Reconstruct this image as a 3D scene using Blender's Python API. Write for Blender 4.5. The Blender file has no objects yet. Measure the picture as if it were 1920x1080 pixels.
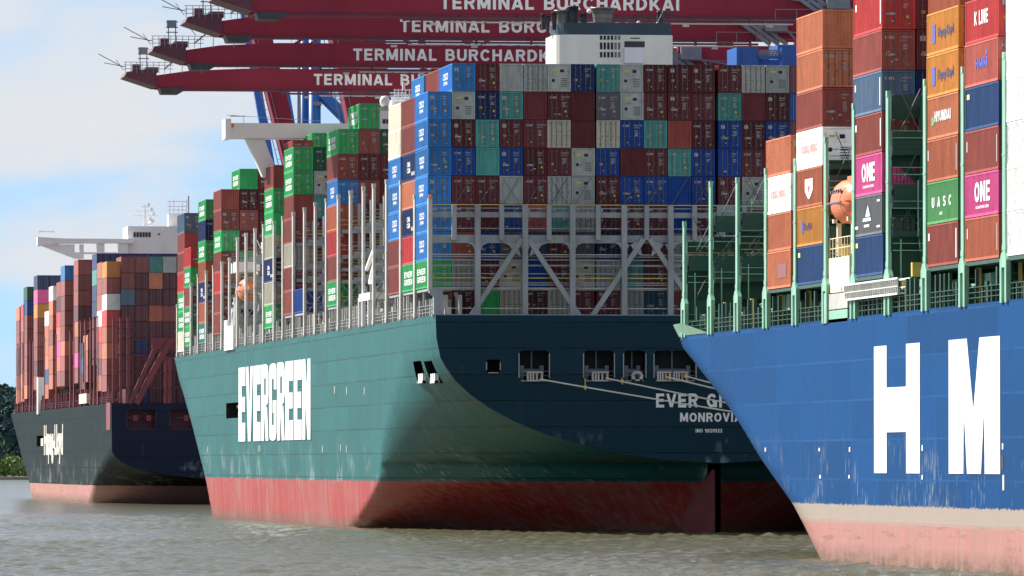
import bpy, math, random
import numpy as np
from mathutils import Vector, Matrix
random.seed(7)
R = random.Random(11)
SC = bpy.context.scene
COL = SC.collection
rad = math.radians

# ------------------------------------------------------------------ camera, world, sun
F = 14900.0            # focal length in photo pixels (1920 wide)
VX, HY, H = -880.0, 868.0, 7.1
TH = math.atan((960 - VX) / F)
PITCH = math.atan((HY - 540) / F)
cam_d = bpy.data.cameras.new('camera'); cam = bpy.data.objects.new('camera', cam_d); COL.objects.link(cam)
cam_d.sensor_width = 36; cam_d.lens = 36 * F / 1920; cam_d.clip_start = 1; cam_d.clip_end = 40000
cam.location = (0, 0, H); cam.rotation_euler = (rad(90) + PITCH, 0, -TH)
SC.camera = cam

SUN_EL, SUN_FWD = 38.0, 46.0     # elevation; degrees forward of the port beam
e, ph = rad(SUN_EL), rad(SUN_FWD)
SUNDIR = Vector((-math.cos(ph) * math.cos(e), math.sin(ph) * math.cos(e), math.sin(e)))
sd = bpy.data.lights.new('sun', 'SUN'); sd.energy = 5.0; sd.angle = rad(0.6); sd.color = (1.0, 0.95, 0.88)
sun = bpy.data.objects.new('sun', sd); COL.objects.link(sun)
sun.rotation_euler = SUNDIR.to_track_quat('Z', 'Y').to_euler()

W = bpy.data.worlds.new('World'); SC.world = W; W.use_nodes = True
nt = W.node_tree; nt.nodes.clear()
def N(t, ty, **kw):
    n = t.nodes.new(ty)
    for k, v in kw.items(): setattr(n, k, v)
    return n
wo = N(nt, 'ShaderNodeOutputWorld'); bg = N(nt, 'ShaderNodeBackground'); bg.inputs[1].default_value = 0.092
sky = N(nt, 'ShaderNodeTexSky', sky_type='NISHITA', sun_disc=False, sun_elevation=e,
        sun_rotation=math.atan2(SUNDIR.x, SUNDIR.y), air_density=1.0, dust_density=0.3, ozone_density=2.0)
tc = N(nt, 'ShaderNodeTexCoord'); mp = N(nt, 'ShaderNodeMapping'); mp.inputs['Scale'].default_value = (14, 14, 42)
mp.inputs['Location'].default_value = (3.1, 0.4, 0.35)
nz = N(nt, 'ShaderNodeTexNoise'); nz.inputs['Scale'].default_value = 1.0; nz.inputs['Detail'].default_value = 5; nz.inputs['Roughness'].default_value = 0.5
nz.inputs['Distortion'].default_value = 0.4
rp = N(nt, 'ShaderNodeMapRange'); rp.inputs[1].default_value = 0.36; rp.inputs[2].default_value = 0.60; rp.interpolation_type = 'SMOOTHSTEP'
tint = N(nt, 'ShaderNodeMix', data_type='RGBA', blend_type='MULTIPLY'); tint.inputs[0].default_value = 1; tint.inputs[7].default_value = (0.68, 0.76, 0.80, 1)
mx = N(nt, 'ShaderNodeMix', data_type='RGBA')
L = nt.links.new
up = N(nt, 'ShaderNodeVectorMath', operation='ADD'); up.inputs[1].default_value = (0, 0, 0.14); nm = N(nt, 'ShaderNodeVectorMath', operation='NORMALIZE')
L(tc.outputs['Generated'], up.inputs[0]); L(up.outputs[0], nm.inputs[0]); L(nm.outputs[0], sky.inputs[0])       # clear blue down to the horizon
L(tc.outputs['Generated'], mp.inputs[0]); L(mp.outputs[0], nz.inputs['Vector']); L(nz.outputs['Fac'], rp.inputs[0])
L(sky.outputs[0], tint.inputs[6]); L(tint.outputs[2], mx.inputs[6]); mx.inputs[7].default_value = (4.3, 4.42, 4.62, 1)
sepw = N(nt, 'ShaderNodeSeparateXYZ'); L(tc.outputs['Generated'], sepw.inputs[0])      # cloud banks thin out overhead
hi = N(nt, 'ShaderNodeMapRange'); hi.inputs[1].default_value = 0.08; hi.inputs[2].default_value = 0.6; hi.inputs[3].default_value = 1; hi.inputs[4].default_value = 0.95
mulw = N(nt, 'ShaderNodeMath', operation='MULTIPLY'); L(sepw.outputs['Z'], hi.inputs[0]); L(rp.outputs[0], mulw.inputs[0]); L(hi.outputs[0], mulw.inputs[1])
L(mulw.outputs[0], mx.inputs[0]); L(mx.outputs[2], bg.inputs[0]); L(bg.outputs[0], wo.inputs[0])
SKYMIX, CLOUDRNG = mx, rp

vs = SC.view_settings; vs.view_transform = 'Standard'; vs.look = 'None'; vs.gamma = 1; vs.use_curve_mapping = False; vs.exposure = 0.97
SC.render.film_transparent = False
try:
    SC.cycles.max_bounces = 6; SC.cycles.diffuse_bounces = 3; SC.cycles.glossy_bounces = 3
    SC.cycles.transmission_bounces = 2; SC.cycles.volume_bounces = 1; SC.cycles.use_denoising = True
except Exception: pass

# ------------------------------------------------------------------ pixel helpers (photo pixels -> world, depth always given)
cT, sT = math.cos(TH), math.sin(TH)
def Zc(X, Y): return X * sT + Y * cT
def Yat(px, X):                     # where the vertical plane X (a ship's side) is met
    Z = F * X / (cT * (px - VX)); return (Z - X * sT) / cT
def Xat(px, Y):
    k = (px - VX) * cT / F; return k * Y * cT / (1 - k * sT)
def zat(py, X, Y): return H + (HY - py) * Zc(X, Y) / F
def PXY(px, py, Y):
    X = Xat(px, Y); return (X, Y, zat(py, X, Y))

# ------------------------------------------------------------------ materials
def principled(name, color=(0.5, 0.5, 0.5), rough=0.5, metal=0.0, var=0.15, scale=1.0, stretch=(1, 1, 1), spec=0.5, objcol=False, attr=None, bump=0.0):
    m = bpy.data.materials.new(name); m.use_nodes = True; t = m.node_tree; b = t.nodes['Principled BSDF']
    l = t.links.new
    g = N(t, 'ShaderNodeTexCoord'); mpp = N(t, 'ShaderNodeMapping'); mpp.inputs['Scale'].default_value = stretch
    n = N(t, 'ShaderNodeTexNoise'); n.inputs['Scale'].default_value = scale; n.inputs['Detail'].default_value = 5; n.inputs['Roughness'].default_value = 0.62
    l(g.outputs['Object'], mpp.inputs[0]); l(mpp.outputs[0], n.inputs['Vector'])
    mr = N(t, 'ShaderNodeMapRange'); mr.inputs[1].default_value = 0.25; mr.inputs[2].default_value = 0.75
    mr.inputs[3].default_value = 1 - var; mr.inputs[4].default_value = 1 + var * 0.6
    l(n.outputs['Fac'], mr.inputs[0])
    mul = N(t, 'ShaderNodeMix', data_type='RGBA', blend_type='MULTIPLY'); mul.inputs[0].default_value = 1
    l(mr.outputs[0], mul.inputs[7])
    if objcol:
        oi = N(t, 'ShaderNodeObjectInfo')
        add = N(t, 'ShaderNodeVectorMath', operation='ADD')      # every object gets its own patch of grime
        sc = N(t, 'ShaderNodeVectorMath', operation='SCALE'); sc.inputs[0].default_value = (31, 17, 23)
        l(oi.outputs['Random'], sc.inputs[3]); l(mpp.outputs[0], add.inputs[0]); l(sc.outputs[0], add.inputs[1]); l(add.outputs[0], n.inputs['Vector'])
        l(oi.outputs['Color'], mul.inputs[6])
    elif attr:
        a = N(t, 'ShaderNodeAttribute', attribute_name=attr); l(a.outputs['Color'], mul.inputs[6])
    else: mul.inputs[6].default_value = (*color, 1)
    l(mul.outputs[2], b.inputs['Base Color'])
    b.inputs['Roughness'].default_value = rough; b.inputs['Metallic'].default_value = metal; b.inputs['Specular IOR Level'].default_value = spec
    if bump:
        bp = N(t, 'ShaderNodeBump'); bp.inputs['Strength'].default_value = bump; bp.inputs['Distance'].default_value = 0.05
        l(n.outputs['Fac'], bp.inputs['Height']); l(bp.outputs[0], b.inputs['Normal'])
    return m

def paint_mat():
    """container paint: the object's own colour, faded and streaked, rust near seams"""
    m = principled('container_paint', rough=0.5, var=0.28, scale=0.9, stretch=(1, 1, 0.35), objcol=True, spec=0.12)
    t = m.node_tree; b = t.nodes['Principled BSDF']; l = t.links.new
    src = b.inputs['Base Color'].links[0].from_socket
    g = N(t, 'ShaderNodeTexCoord'); n = N(t, 'ShaderNodeTexNoise'); n.inputs['Scale'].default_value = 2.3; n.inputs['Detail'].default_value = 6
    oi = N(t, 'ShaderNodeObjectInfo'); ad = N(t, 'ShaderNodeVectorMath', operation='ADD')
    sc = N(t, 'ShaderNodeVectorMath', operation='SCALE'); sc.inputs[0].default_value = (57, 41, 13)
    l(oi.outputs['Random'], sc.inputs[3]); l(g.outputs['Object'], ad.inputs[0]); l(sc.outputs[0], ad.inputs[1]); l(ad.outputs[0], n.inputs['Vector'])
    mr = N(t, 'ShaderNodeMapRange'); mr.inputs[1].default_value = 0.58; mr.inputs[2].default_value = 0.78; mr.inputs[4].default_value = 0.6
    l(n.outputs['Fac'], mr.inputs[0])
    mix = N(t, 'ShaderNodeMix', data_type='RGBA'); mix.inputs[7].default_value = (0.13, 0.065, 0.04, 1)
    l(mr.outputs[0], mix.inputs[0]); l(src, mix.inputs[6]); l(mix.outputs[2], b.inputs['Base Color'])
    return m

def hull_mat(name, top, boot, zb, band=0.0, bandcol=(0.5, 0.45, 0.4), fade=0.25, rough=0.38, scuff=(0.30, 0.38, 0.38), seam=2.7, seam_dark=True, spec=0.5):
    m = bpy.data.materials.new(name); m.use_nodes = True; t = m.node_tree; b = t.nodes['Principled BSDF']; l = t.links.new
    g = N(t, 'ShaderNodeTexCoord'); sep = N(t, 'ShaderNodeSeparateXYZ'); l(g.outputs['Object'], sep.inputs[0])
    def noise(scale, st, detail=5, rg=0.6):
        mpp = N(t, 'ShaderNodeMapping'); mpp.inputs['Scale'].default_value = st; l(g.outputs['Object'], mpp.inputs[0])
        n = N(t, 'ShaderNodeTexNoise'); n.inputs['Scale'].default_value = scale; n.inputs['Detail'].default_value = detail; n.inputs['Roughness'].default_value = rg
        l(mpp.outputs[0], n.inputs['Vector']); return n.outputs['Fac']
    def rng(x, a, c, d, e_, clamp=True):
        r = N(t, 'ShaderNodeMapRange'); r.inputs[1].default_value = a; r.inputs[2].default_value = c; r.inputs[3].default_value = d; r.inputs[4].default_value = e_; l(x, r.inputs[0]); return r.outputs[0]
    def mth(op, a, c=None):
        n = N(t, 'ShaderNodeMath', operation=op)
        for i, v in enumerate((a, c)):
            if v is None: continue
            if isinstance(v, (int, float)): n.inputs[i].default_value = v
            else: l(v, n.inputs[i])
        return n.outputs[0]
    def mixc(f, a, c, mode='MIX'):
        n = N(t, 'ShaderNodeMix', data_type='RGBA', blend_type=mode)
        for i, v in ((0, f), (6, a), (7, c)):
            if isinstance(v, (int, float)): n.inputs[i].default_value = v
            elif isinstance(v, tuple): n.inputs[i].default_value = (*v, 1)
            else: l(v, n.inputs[i])
        return n.outputs[2]
    z = sep.outputs['Z']
    streak = noise(1.0, (1, 0.9, 0.045)); blot = noise(0.12, (1, 1, 1.6)); fine = noise(1.0, (1, 2.6, 0.5), 6)
    c = mixc(rng(streak, 0.42, 0.72, 0, 0.55 * fade * 2), top, tuple(min(1, v * 1.7 + 0.02) for v in top))
    c = mixc(rng(blot, 0.35, 0.7, 0, fade), c, tuple(v * 0.62 for v in top))
    c = mixc(rng(streak, 0.25, 0.40, 0.35 * fade * 2, 0), c, tuple(v * 0.5 for v in top))
    # scuffs low on the side
    low = rng(z, zb + 0.2, zb + 5.5, 1, 0)
    sc_ = mth('MULTIPLY', rng(mth('MULTIPLY', fine, rng(blot, 0.35, 0.65, 0.7, 1.2)), 0.55, 0.68, 0, 0.75), low)
    c = mixc(sc_, c, scuff)
    # weld seams
    fr = mth('FRACT', mth('DIVIDE', z, seam)); ln = mth('LESS_THAN', fr, 0.045)
    fy = mth('FRACT', mth('DIVIDE', sep.outputs['Y'], 11.7)); ly = mth('MULTIPLY', mth('LESS_THAN', fy, 0.02), 0.5)
    msk = mth('MULTIPLY', mth('MAXIMUM', ln, ly), rng(noise(0.35, (1, 0.25, 3)), 0.34, 0.52, 0.3, 1.0))
    c = mixc(msk, c, tuple((v * 0.40) if seam_dark else min(1, v * 1.18 + 0.008) for v in top))
    def cell(y, zc_):
        cb = N(t, 'ShaderNodeCombineXYZ'); l(mth('FLOOR', mth('DIVIDE', sep.outputs['Y'], y)), cb.inputs[0]); l(mth('FLOOR', mth('DIVIDE', z, zc_)), cb.inputs[1])
        wn = N(t, 'ShaderNodeTexWhiteNoise', noise_dimensions='2D'); l(cb.outputs[0], wn.inputs['Vector']); return wn.outputs['Value']
    tone = rng(cell(11.7, seam), 0, 1, 0.90, 1.10); cbx = N(t, 'ShaderNodeCombineColor')
    for k_ in range(3): l(tone, cbx.inputs[k_])
    c = mixc(1.0, c, cbx.outputs[0], 'MULTIPLY')
    rust = mth('MULTIPLY', rng(noise(1.0, (1, 1.1, 0.06), 4), 0.66, 0.74, 0, 0.45), rng(noise(0.2, (1, 1, 1)), 0.5, 0.62, 0, 1))
    c = mixc(rust, c, (0.16, 0.085, 0.05))
    # boot topping
    bz = mth('ADD', z, rng(fine, 0.3, 0.7, -0.14, 0.14))
    bc = mixc(rng(fine, 0.35, 0.7, 0, 0.7), boot, tuple(min(1, v * 0.72 + 0.02) for v in boot))
    bc = mixc(rng(noise(0.5, (1, 0.3, 3.2), 6, 0.7), 0.56, 0.68, 0, 0.8), bc, tuple(v * 0.40 + 0.02 for v in boot))
    bc = mixc(rng(noise(0.9, (1, 0.08, 5.0), 5, 0.7), 0.60, 0.70, 0, 0.6), bc, (0.10, 0.07, 0.06))
    bc = mixc(mth('MULTIPLY', rng(z, -0.2, 1.3, 1.0, 0), rng(noise(0.8, (1, .5, 2), 5, .7), .35, .6, .35, .95)), bc, (0.07, 0.075, 0.04))
    bc = mixc(rng(noise(0.07, (1, 1, 1.4), 4, 0.6), 0.48, 0.62, 0, 0.30), bc, (0.30, 0.17, 0.15))
    bc = mixc(rng(streak, 0.45, 0.72, 0, 0.45), bc, (0.30, 0.24, 0.22))
    bc = mixc(rng(streak, 0.28, 0.42, 0.4, 0), bc, tuple(v * 0.55 for v in boot))
    if band: bc = mixc(mth('MULTIPLY', rng(bz, zb - band - 0.25, zb - band + 0.1, 0, 1), 0.85), bc, bandcol)
    c = mixc(mth('LESS_THAN', bz, zb), c, bc)
    l(c, b.inputs['Base Color']); b.inputs['Roughness'].default_value = rough; b.inputs['Specular IOR Level'].default_value = spec
    r2 = rng(streak, 0.3, 0.7, rough * 0.8, rough * 1.35); l(r2, b.inputs['Roughness'])
    bp = N(t, 'ShaderNodeBump'); bp.inputs['Strength'].default_value = 0.45; bp.inputs['Distance'].default_value = 0.06
    l(mth('ADD', noise(0.45, (1, 0.7, 1.4), 3), mth('MULTIPLY', msk, 0.35)), bp.inputs['Height']); l(bp.outputs[0], b.inputs['Normal'])
    return m

M = {}
M['paint'] = paint_mat()
M['plain'] = principled('object_paint', objcol=True, rough=0.45, var=0.18, scale=0.8)
M['stuff_paint'] = principled('far_container_paint', attr='Col', rough=0.5, var=0.22, scale=0.5)
M['rod'] = principled('galvanised_rod', (0.14, 0.11, 0.12), 0.45, 0.2, 0.2)
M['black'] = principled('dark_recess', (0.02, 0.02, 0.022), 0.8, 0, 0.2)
M['grey'] = principled('grey_ship_paint', (0.30, 0.32, 0.34), 0.5, 0, 0.35, 0.6, (1, 1, 0.3))
M['greylt'] = principled('pale_grey_paint', (0.48, 0.465, 0.43), 0.5, 0, 0.3, 0.6)
M['walk'] = principled('grating_grey', (0.26, 0.26, 0.25), 0.7, 0, 0.3)
M['yellow'] = principled('yellow_rail', (0.62, 0.45, 0.10), 0.5, 0, 0.2)
M['white'] = principled('white_ship_paint', (0.84, 0.84, 0.83), 0.45, 0, 0.12, 0.25, (1, 1, 0.4))
M['letter'] = principled('white_letters', (0.84, 0.84, 0.83), 0.5, 0, 0.14, 0.6, (1, 1, 0.3))
M['letter_old'] = principled('weathered_letters', (0.62, 0.60, 0.52), 0.6, 0, 0.45, 0.8, (1, 1, 0.25))
M['cream'] = principled('cream_paint', (0.80, 0.70, 0.50), 0.5, 0, 0.06, 0.6)
M['green'] = principled('green_ship_paint', (0.25, 0.50, 0.36), 0.42, 0, 0.3, 0.9, (1, 1, 0.3))
M['greendk'] = principled('dark_green_paint', (0.018, 0.075, 0.05), 0.5, 0, 0.3, 0.9)
M['maroon'] = principled('maroon_crane_paint', (0.26, 0.026, 0.05), 0.5, 0, 0.2, 0.15, (1, 1, .4), spec=.15)
M['maroondk'] = principled('dark_maroon_paint', (0.10, 0.018, 0.04), 0.5, 0, 0.3, 0.4)
M['redoxide'] = principled('red_oxide_paint', (0.20, 0.035, 0.045), 0.5, 0, 0.35, 0.5, (1, 1, 0.3))
M['craneblue'] = principled('blue_crane_paint', (0.012, 0.11, 0.40), 0.4, 0, 0.1, 0.3)
M['steel'] = principled('grey_steel', (0.18, 0.20, 0.24), 0.5, 0.2, 0.25)
M['navy'] = principled('navy_funnel_paint', (0.025, 0.055, 0.08), 0.45, 0, 0.3, 0.5)
M['soot'] = principled('sooty_pipe', (0.05, 0.05, 0.06), 0.6, 0.2, 0.4)
M['pipe'] = principled('exhaust_steel', (0.30, 0.28, 0.25), 0.45, 0.4, 0.4, 0.6, (1, 1, 0.3))
M['stained'] = principled('stained_white', (0.88, 0.86, 0.75), 0.5, 0, 0.3, 0.16, (1, 1, 0.15))
M['orange'] = principled('orange_boat', (0.85, 0.20, 0.07), 0.35, 0, 0.12, 0.8)
M['rope'] = principled('mooring_rope', (0.62, 0.60, 0.52), 0.8)
M['concrete'] = principled('quay_concrete', (0.28, 0.27, 0.25), 0.85, 0, 0.3, 0.3)
M['glass'] = principled('dark_glass', (0.02, 0.03, 0.04), 0.1)
M['deck'] = principled('deck_paint', (0.12, 0.16, 0.14), 0.7, 0, 0.3)

# ------------------------------------------------------------------ mesh helpers
class MB:
    def __init__(s): s.v = []; s.f = []; s.mi = []
    def quad(s, *p, mi=0):
        n = len(s.v); s.v += [tuple(q) for q in p]; s.f.append(tuple(range(n, n + len(p)))); s.mi.append(mi)
    def box(s, x0, x1, y0, y1, z0, z1, mi=0):
        n = len(s.v)
        s.v += [(x0, y0, z0), (x1, y0, z0), (x1, y1, z0), (x0, y1, z0), (x0, y0, z1), (x1, y0, z1), (x1, y1, z1), (x0, y1, z1)]
        for q in ((0, 3, 2, 1), (4, 5, 6, 7), (0, 1, 5, 4), (1, 2, 6, 5), (2, 3, 7, 6), (3, 0, 4, 7)):
            s.f.append(tuple(n + i for i in q)); s.mi.append(mi)
        return s
    def bar(s, p, q, r, r2=None, n=4, mi=0):
        p, q = Vector(p), Vector(q); d = q - p
        if d.length < 1e-6: return s
        d.normalize(); up = Vector((0, 0, 1)) if abs(d.z) < 0.95 else Vector((0, 1, 0))
        a = d.cross(up).normalized(); b = d.cross(a).normalized(); r2 = r if r2 is None else r2
        k = len(s.v); off = math.pi / 4 if n == 4 else 0
        for c, rr in ((p, r), (q, r2)):
            for i in range(n):
                t = off + 2 * math.pi * i / n; s.v.append(tuple(c + (a * math.cos(t) + b * math.sin(t)) * rr))
        for i in range(n):
            j = (i + 1) % n; s.f.append((k + i, k + j, k + n + j, k + n + i)); s.mi.append(mi)
        s.f.append(tuple(k + i for i in range(n))[::-1]); s.mi.append(mi)
        s.f.append(tuple(k + n + i for i in range(n))); s.mi.append(mi)
        return s
    def prism(s, pts, axis, a0, a1, mi=0):
        """outline (u,v) extruded along axis 'x' or 'y' or 'z'"""
        def P(u, v, a): return (a, u, v) if axis == 'x' else ((u, a, v) if axis == 'y' else (u, v, a))
        k = len(s.v); n = len(pts)
        s.v += [P(u, v, a0) for u, v in pts] + [P(u, v, a1) for u, v in pts]
        s.f.append(tuple(range(k, k + n))); s.mi.append(mi); s.f.append(tuple(range(k + 2 * n - 1, k + n - 1, -1))); s.mi.append(mi)
        for i in range(n):
            j = (i + 1) % n; s.f.append((k + i, k + n + i, k + n + j, k + j)); s.mi.append(mi)
        return s
    def lathe(s, c, prof, n=16, ax='z', mi=0):
        k = len(s.v)
        for r, h in prof:
            for i in range(n):
                t = 2 * math.pi * i / n; a, b = r * math.cos(t), r * math.sin(t)
                s.v.append((c[0] + a, c[1] + b, c[2] + h) if ax == 'z' else (c[0] + a, c[1] + h, c[2] + b))
        for j in range(len(prof) - 1):
            for i in range(n):
                i2 = (i + 1) % n; s.f.append((k + j * n + i, k + j * n + i2, k + (j + 1) * n + i2, k + (j + 1) * n + i)); s.mi.append(mi)
        return s
    def mesh(s, name, mats, smooth=False):
        me = bpy.data.meshes.new(name); me.from_pydata(s.v, [], s.f)
        for m in (mats if isinstance(mats, (list, tuple)) else [mats]): me.materials.append(m)
        if any(s.mi): me.polygons.foreach_set('material_index', s.mi)
        if smooth: me.polygons.foreach_set('use_smooth', [True] * len(s.f))
        me.update(); return me
    def obj(s, name, mats, parent=None, smooth=False): return link(name, s.mesh(name, mats, smooth), parent)

def link(name, me, parent=None, loc=None, color=None):
    o = bpy.data.objects.new(name, me); COL.objects.link(o)
    if parent is not None: o.parent = parent
    if loc is not None: o.location = loc
    if color is not None: o.color = (*color, 1)
    return o
def tag(o, label, cat, group=None, kind=None):
    o['label'] = label; o['category'] = cat
    if group: o['group'] = group
    if kind: o['kind'] = kind
    return o
def empty(name, loc=(0, 0, 0)):
    o = bpy.data.objects.new(name, None); COL.objects.link(o); o.location = loc; return o
def setting(o, kind='structure'): o['kind'] = kind; return o

def text_mesh(s, cap=1.0, width=None, bold=0.0, extrude=0.0, align='LEFT'):
    cu = bpy.data.curves.new('lettering', 'FONT'); cu.body = s; cu.size = 1.0; cu.offset = bold; cu.extrude = extrude; cu.align_x = align; cu.resolution_u = 3
    ob = bpy.data.objects.new('lettering', cu); COL.objects.link(ob)
    dg = bpy.context.evaluated_depsgraph_get(); me = bpy.data.meshes.new_from_object(ob.evaluated_get(dg)); bpy.data.objects.remove(ob)
    n = len(me.vertices); co = np.empty(n * 3, np.float32); me.vertices.foreach_get('co', co); co = co.reshape(-1, 3)
    capn = 0.73; co[:, 1] /= capn
    w = co[:, 0].max() - co[:, 0].min(); sx = (width / w) if width else cap / capn * 1.0
    x0 = co[:, 0].min() if align == 'LEFT' else 0
    co[:, 0] = (co[:, 0] - x0) * sx; co[:, 1] *= cap
    me.vertices.foreach_set('co', co.ravel()); me.update(); return me
TM = {}
def arc(cx, cy, rx, ry, a0, a1, n=7): return [(cx + rx * math.cos(rad(a0 + (a1 - a0) * i / n)), cy + ry * math.sin(rad(a0 + (a1 - a0) * i / n))) for i in range(n + 1)]
T_ = .10                                           # half a stroke
GLY = {  # advance width, strokes (centre lines, cap height 1)
 'T': (.66, [[(.0, .9), (.66, .9)], [(.33, 0), (.33, .8)]]), 'E': (.62, [[(.1, 0), (.1, 1)], [(.2, .1), (.6, .1)], [(.2, .51), (.56, .51)], [(.2, .9), (.6, .9)]]),
 'L': (.58, [[(.1, 0), (.1, 1)], [(.2, .1), (.56, .1)]]), 'I': (.22, [[(.11, 0), (.11, 1)]]), 'H': (.70, [[(.1, 0), (.1, 1)], [(.6, 0), (.6, 1)], [(.2, .52), (.5, .52)]]),
 'N': (.72, [[(.1, 0), (.1, 1)], [(.62, 0), (.62, 1)], [(.13, .98), (.59, .02)]]), 'M': (.86, [[(.1, 0), (.1, 1)], [(.76, 0), (.76, 1)], [(.13, .98), (.43, .1)], [(.73, .98), (.43, .1)]]),
 'A': (.74, [[(.08, 0), (.36, .98)], [(.66, 0), (.38, .98)], [(.24, .27), (.50, .27)]]), 'V': (.72, [[(.08, 1), (.36, .04)], [(.64, 1), (.36, .04)]]), 'K': (.70, [[(.1, 0), (.1, 1)], [(.2, .36), (.60, .98)], [(.30, .5), (.62, .02)]]),
 'R': (.70, [[(.1, 0), (.1, 1)], [(.2, .9), (.40, .9)] + arc(.40, .7, .19, .2, 80, -80) + [(.40, .5), (.2, .5)], [(.40, .46), (.60, .0)]]),
 'B': (.70, [[(.1, 0), (.1, 1)], [(.2, .9), (.38, .9)] + arc(.38, .71, .17, .19, 80, -80) + [(.38, .52), (.2, .52)], [(.40, .5)] + arc(.40, .31, .20, .21, 80, -80) + [(.2, .1)]]),
 'D': (.72, [[(.1, 0), (.1, 1)], [(.2, .9), (.30, .9)] + arc(.30, .5, .31, .4, 85, -85) + [(.2, .1)]]),
 'C': (.74, [arc(.38, .5, .28, .4, 40, 320, 12)]), 'G': (.76, [arc(.38, .5, .28, .4, 40, 340, 12), [(.66, .02), (.66, .44)], [(.42, .45), (.62, .45)]]), 'O': (.78, [arc(.39, .5, .29, .4, 0, 360, 16)]),
 'U': (.72, [[(.1, 1), (.1, .38)] + arc(.36, .36, .26, .26, 180, 360) + [(.62, 1)]]), 'Y': (.70, [[(.08, 1), (.35, .45)], [(.62, 1), (.35, .45)], [(.35, 0), (.35, .45)]]), 'P': (.66, [[(.1, 0), (.1, 1)], [(.2, .9), (.36, .9)] + arc(.36, .68, .2, .22, 80, -80) + [(.2, .46)]]),
 'S': (.68, [arc(.34, .71, .22, .19, 30, 265) + arc(.34, .30, .24, .21, 85, -150)]), 'W': (.95, [[(.08, 1), (.27, .04)], [(.47, .9), (.27, .04)], [(.47, .9), (.67, .04)], [(.87, 1), (.67, .04)]]), 'X': (.7, [[(.08, 0), (.62, 1)], [(.08, 1), (.62, 0)]]),
 '0': (.62, [arc(.31, .5, .21, .4, 0, 360, 14)]), '2': (.62, [arc(.31, .68, .2, .22, 150, -20) + [(.12, .12)], [(.1, .1), (.55, .1)]]), '8': (.62, [arc(.31, .7, .17, .19, 0, 360, 10), arc(.31, .3, .21, .21, 0, 360, 10)]),
 '9': (.62, [arc(.31, .66, .2, .24, 0, 360, 10), [(.51, .62), (.4, .08), (.2, .1)]]), ' ': (.34, []),
}
def stroke_mesh(txt, cap, width, ext=.02):
    v = []; f = []; x = 0; lay = 0
    for ch in txt:
        w, ss = GLY[ch]
        for st in ss:
            for a, b in zip(st, st[1:]):
                a, b = Vector((a[0] + x, a[1])), Vector((b[0] + x, b[1])); d = (b - a)
                if d.length < 1e-5: continue
                d.normalize(); n = Vector((-d.y, d.x)) * T_
                if len(st) > 2: a -= d * .03; b += d * .03
                k = len(v); lay += 1; z = ext * (1 + .06 * (lay % 9))
                v += [(a + n, z), (a - n, z), (b - n, z), (b + n, z)]; f.append((k, k + 1, k + 2, k + 3))
        x += w + .15
    tot = x - .15; sx = width / tot if width else cap
    me = bpy.data.meshes.new('lettering'); me.from_pydata([(p.x * sx, max(0, min(1, p.y)) * cap, z) for p, z in v], [], f); me.update(); return me
def text_on(s, mat, parent, origin, face='side', cap=1.0, width=None, bold=0.02, color=None, ext=0.01, name='lettering', align='LEFT'):
    key = (s, cap, width, bold, mat.name, align)
    if key not in TM:
        me = stroke_mesh(s, cap, width, max(ext, .012)) if all(c in GLY for c in s) else text_mesh(s, cap, width, bold, ext, align)
        me.materials.clear(); me.materials.append(mat); TM[key] = me
    o = link(name, TM[key], parent, color=color)
    x, y, z = origin
    if face == 'side': mt = Matrix(((0, 0, -1, x), (-1, 0, 0, y), (0, 1, 0, z), (0, 0, 0, 1)))
    else: mt = Matrix(((1, 0, 0, x), (0, 0, -1, y), (0, 1, 0, z), (0, 0, 0, 1)))
    o.matrix_local = mt
    return o

# ------------------------------------------------------------------ sky is the world; water
def axis_lines(segs):
    out = []
    for a, b, st in segs:
        n = max(1, int(round((b - a) / st))); out += [a + (b - a) * i / n for i in range(n)]
    out.append(segs[-1][1]); return np.array(out)
xs = axis_lines([(-9000, -1500, 1500), (-1500, -100, 140), (-100, 20, 12), (20, 30, 0.8), (30, 125, 0.36), (125, 151, 1.2), (151, 400, 50), (400, 9000, 1700)])
ys = axis_lines([(-600, 440, 80), (440, 480, 2), (480, 760, 0.55), (760, 1250, 1.1), (1250, 2600, 12), (2600, 9000, 400)])
GX, GY = np.meshgrid(xs, ys)
Zw = np.zeros_like(GX); rr = np.random.RandomState(5)
for i in range(46):
    lam = 1.1 * (5.0 / 1.1) ** (i / 45); a = rr.normal(0.2, 0.95 if lam < 2.4 else 0.6); k = 2 * math.pi / lam
    amp = 0.0125 * lam ** 0.7
    kx, ky = k * math.sin(a), k * math.cos(a)
    p = kx * GX + ky * GY + rr.rand() * 6.283
    Zw += amp * (np.sin(p) + 0.22 * np.sin(2 * p + 1.2))
gust = 0.75 + 0.35 * np.sin(GX * 0.05 + 1.3 * np.sin(GY * 0.013)) * np.sin(GY * 0.021 + 0.5)
fade = np.clip((GY - 440) / 40, 0, 1) * np.clip((1250 - GY) / 350, 0, 1) * np.clip((GX - 15) / 8, 0, 1) * np.clip((151 - GX) / 4, 0, 1)
Zw = Zw * fade * gust - 0.28
verts = np.stack([GX, GY, Zw], -1).reshape(-1, 3); nx, ny = len(xs), len(ys)
idx = np.arange(nx * ny).reshape(ny, nx)
fc = np.stack([idx[:-1, :-1], idx[:-1, 1:], idx[1:, 1:], idx[1:, :-1]], -1).reshape(-1, 4)
wm = bpy.data.meshes.new('water'); wm.vertices.add(len(verts)); wm.vertices.foreach_set('co', verts.ravel())
wm.loops.add(fc.size); wm.loops.foreach_set('vertex_index', fc.ravel()); wm.polygons.add(len(fc))
wm.polygons.foreach_set('loop_start', np.arange(0, fc.size, 4)); wm.polygons.foreach_set('loop_total', np.full(len(fc), 4))
wm.polygons.foreach_set('use_smooth', np.ones(len(fc), bool)); wm.update()
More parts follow.
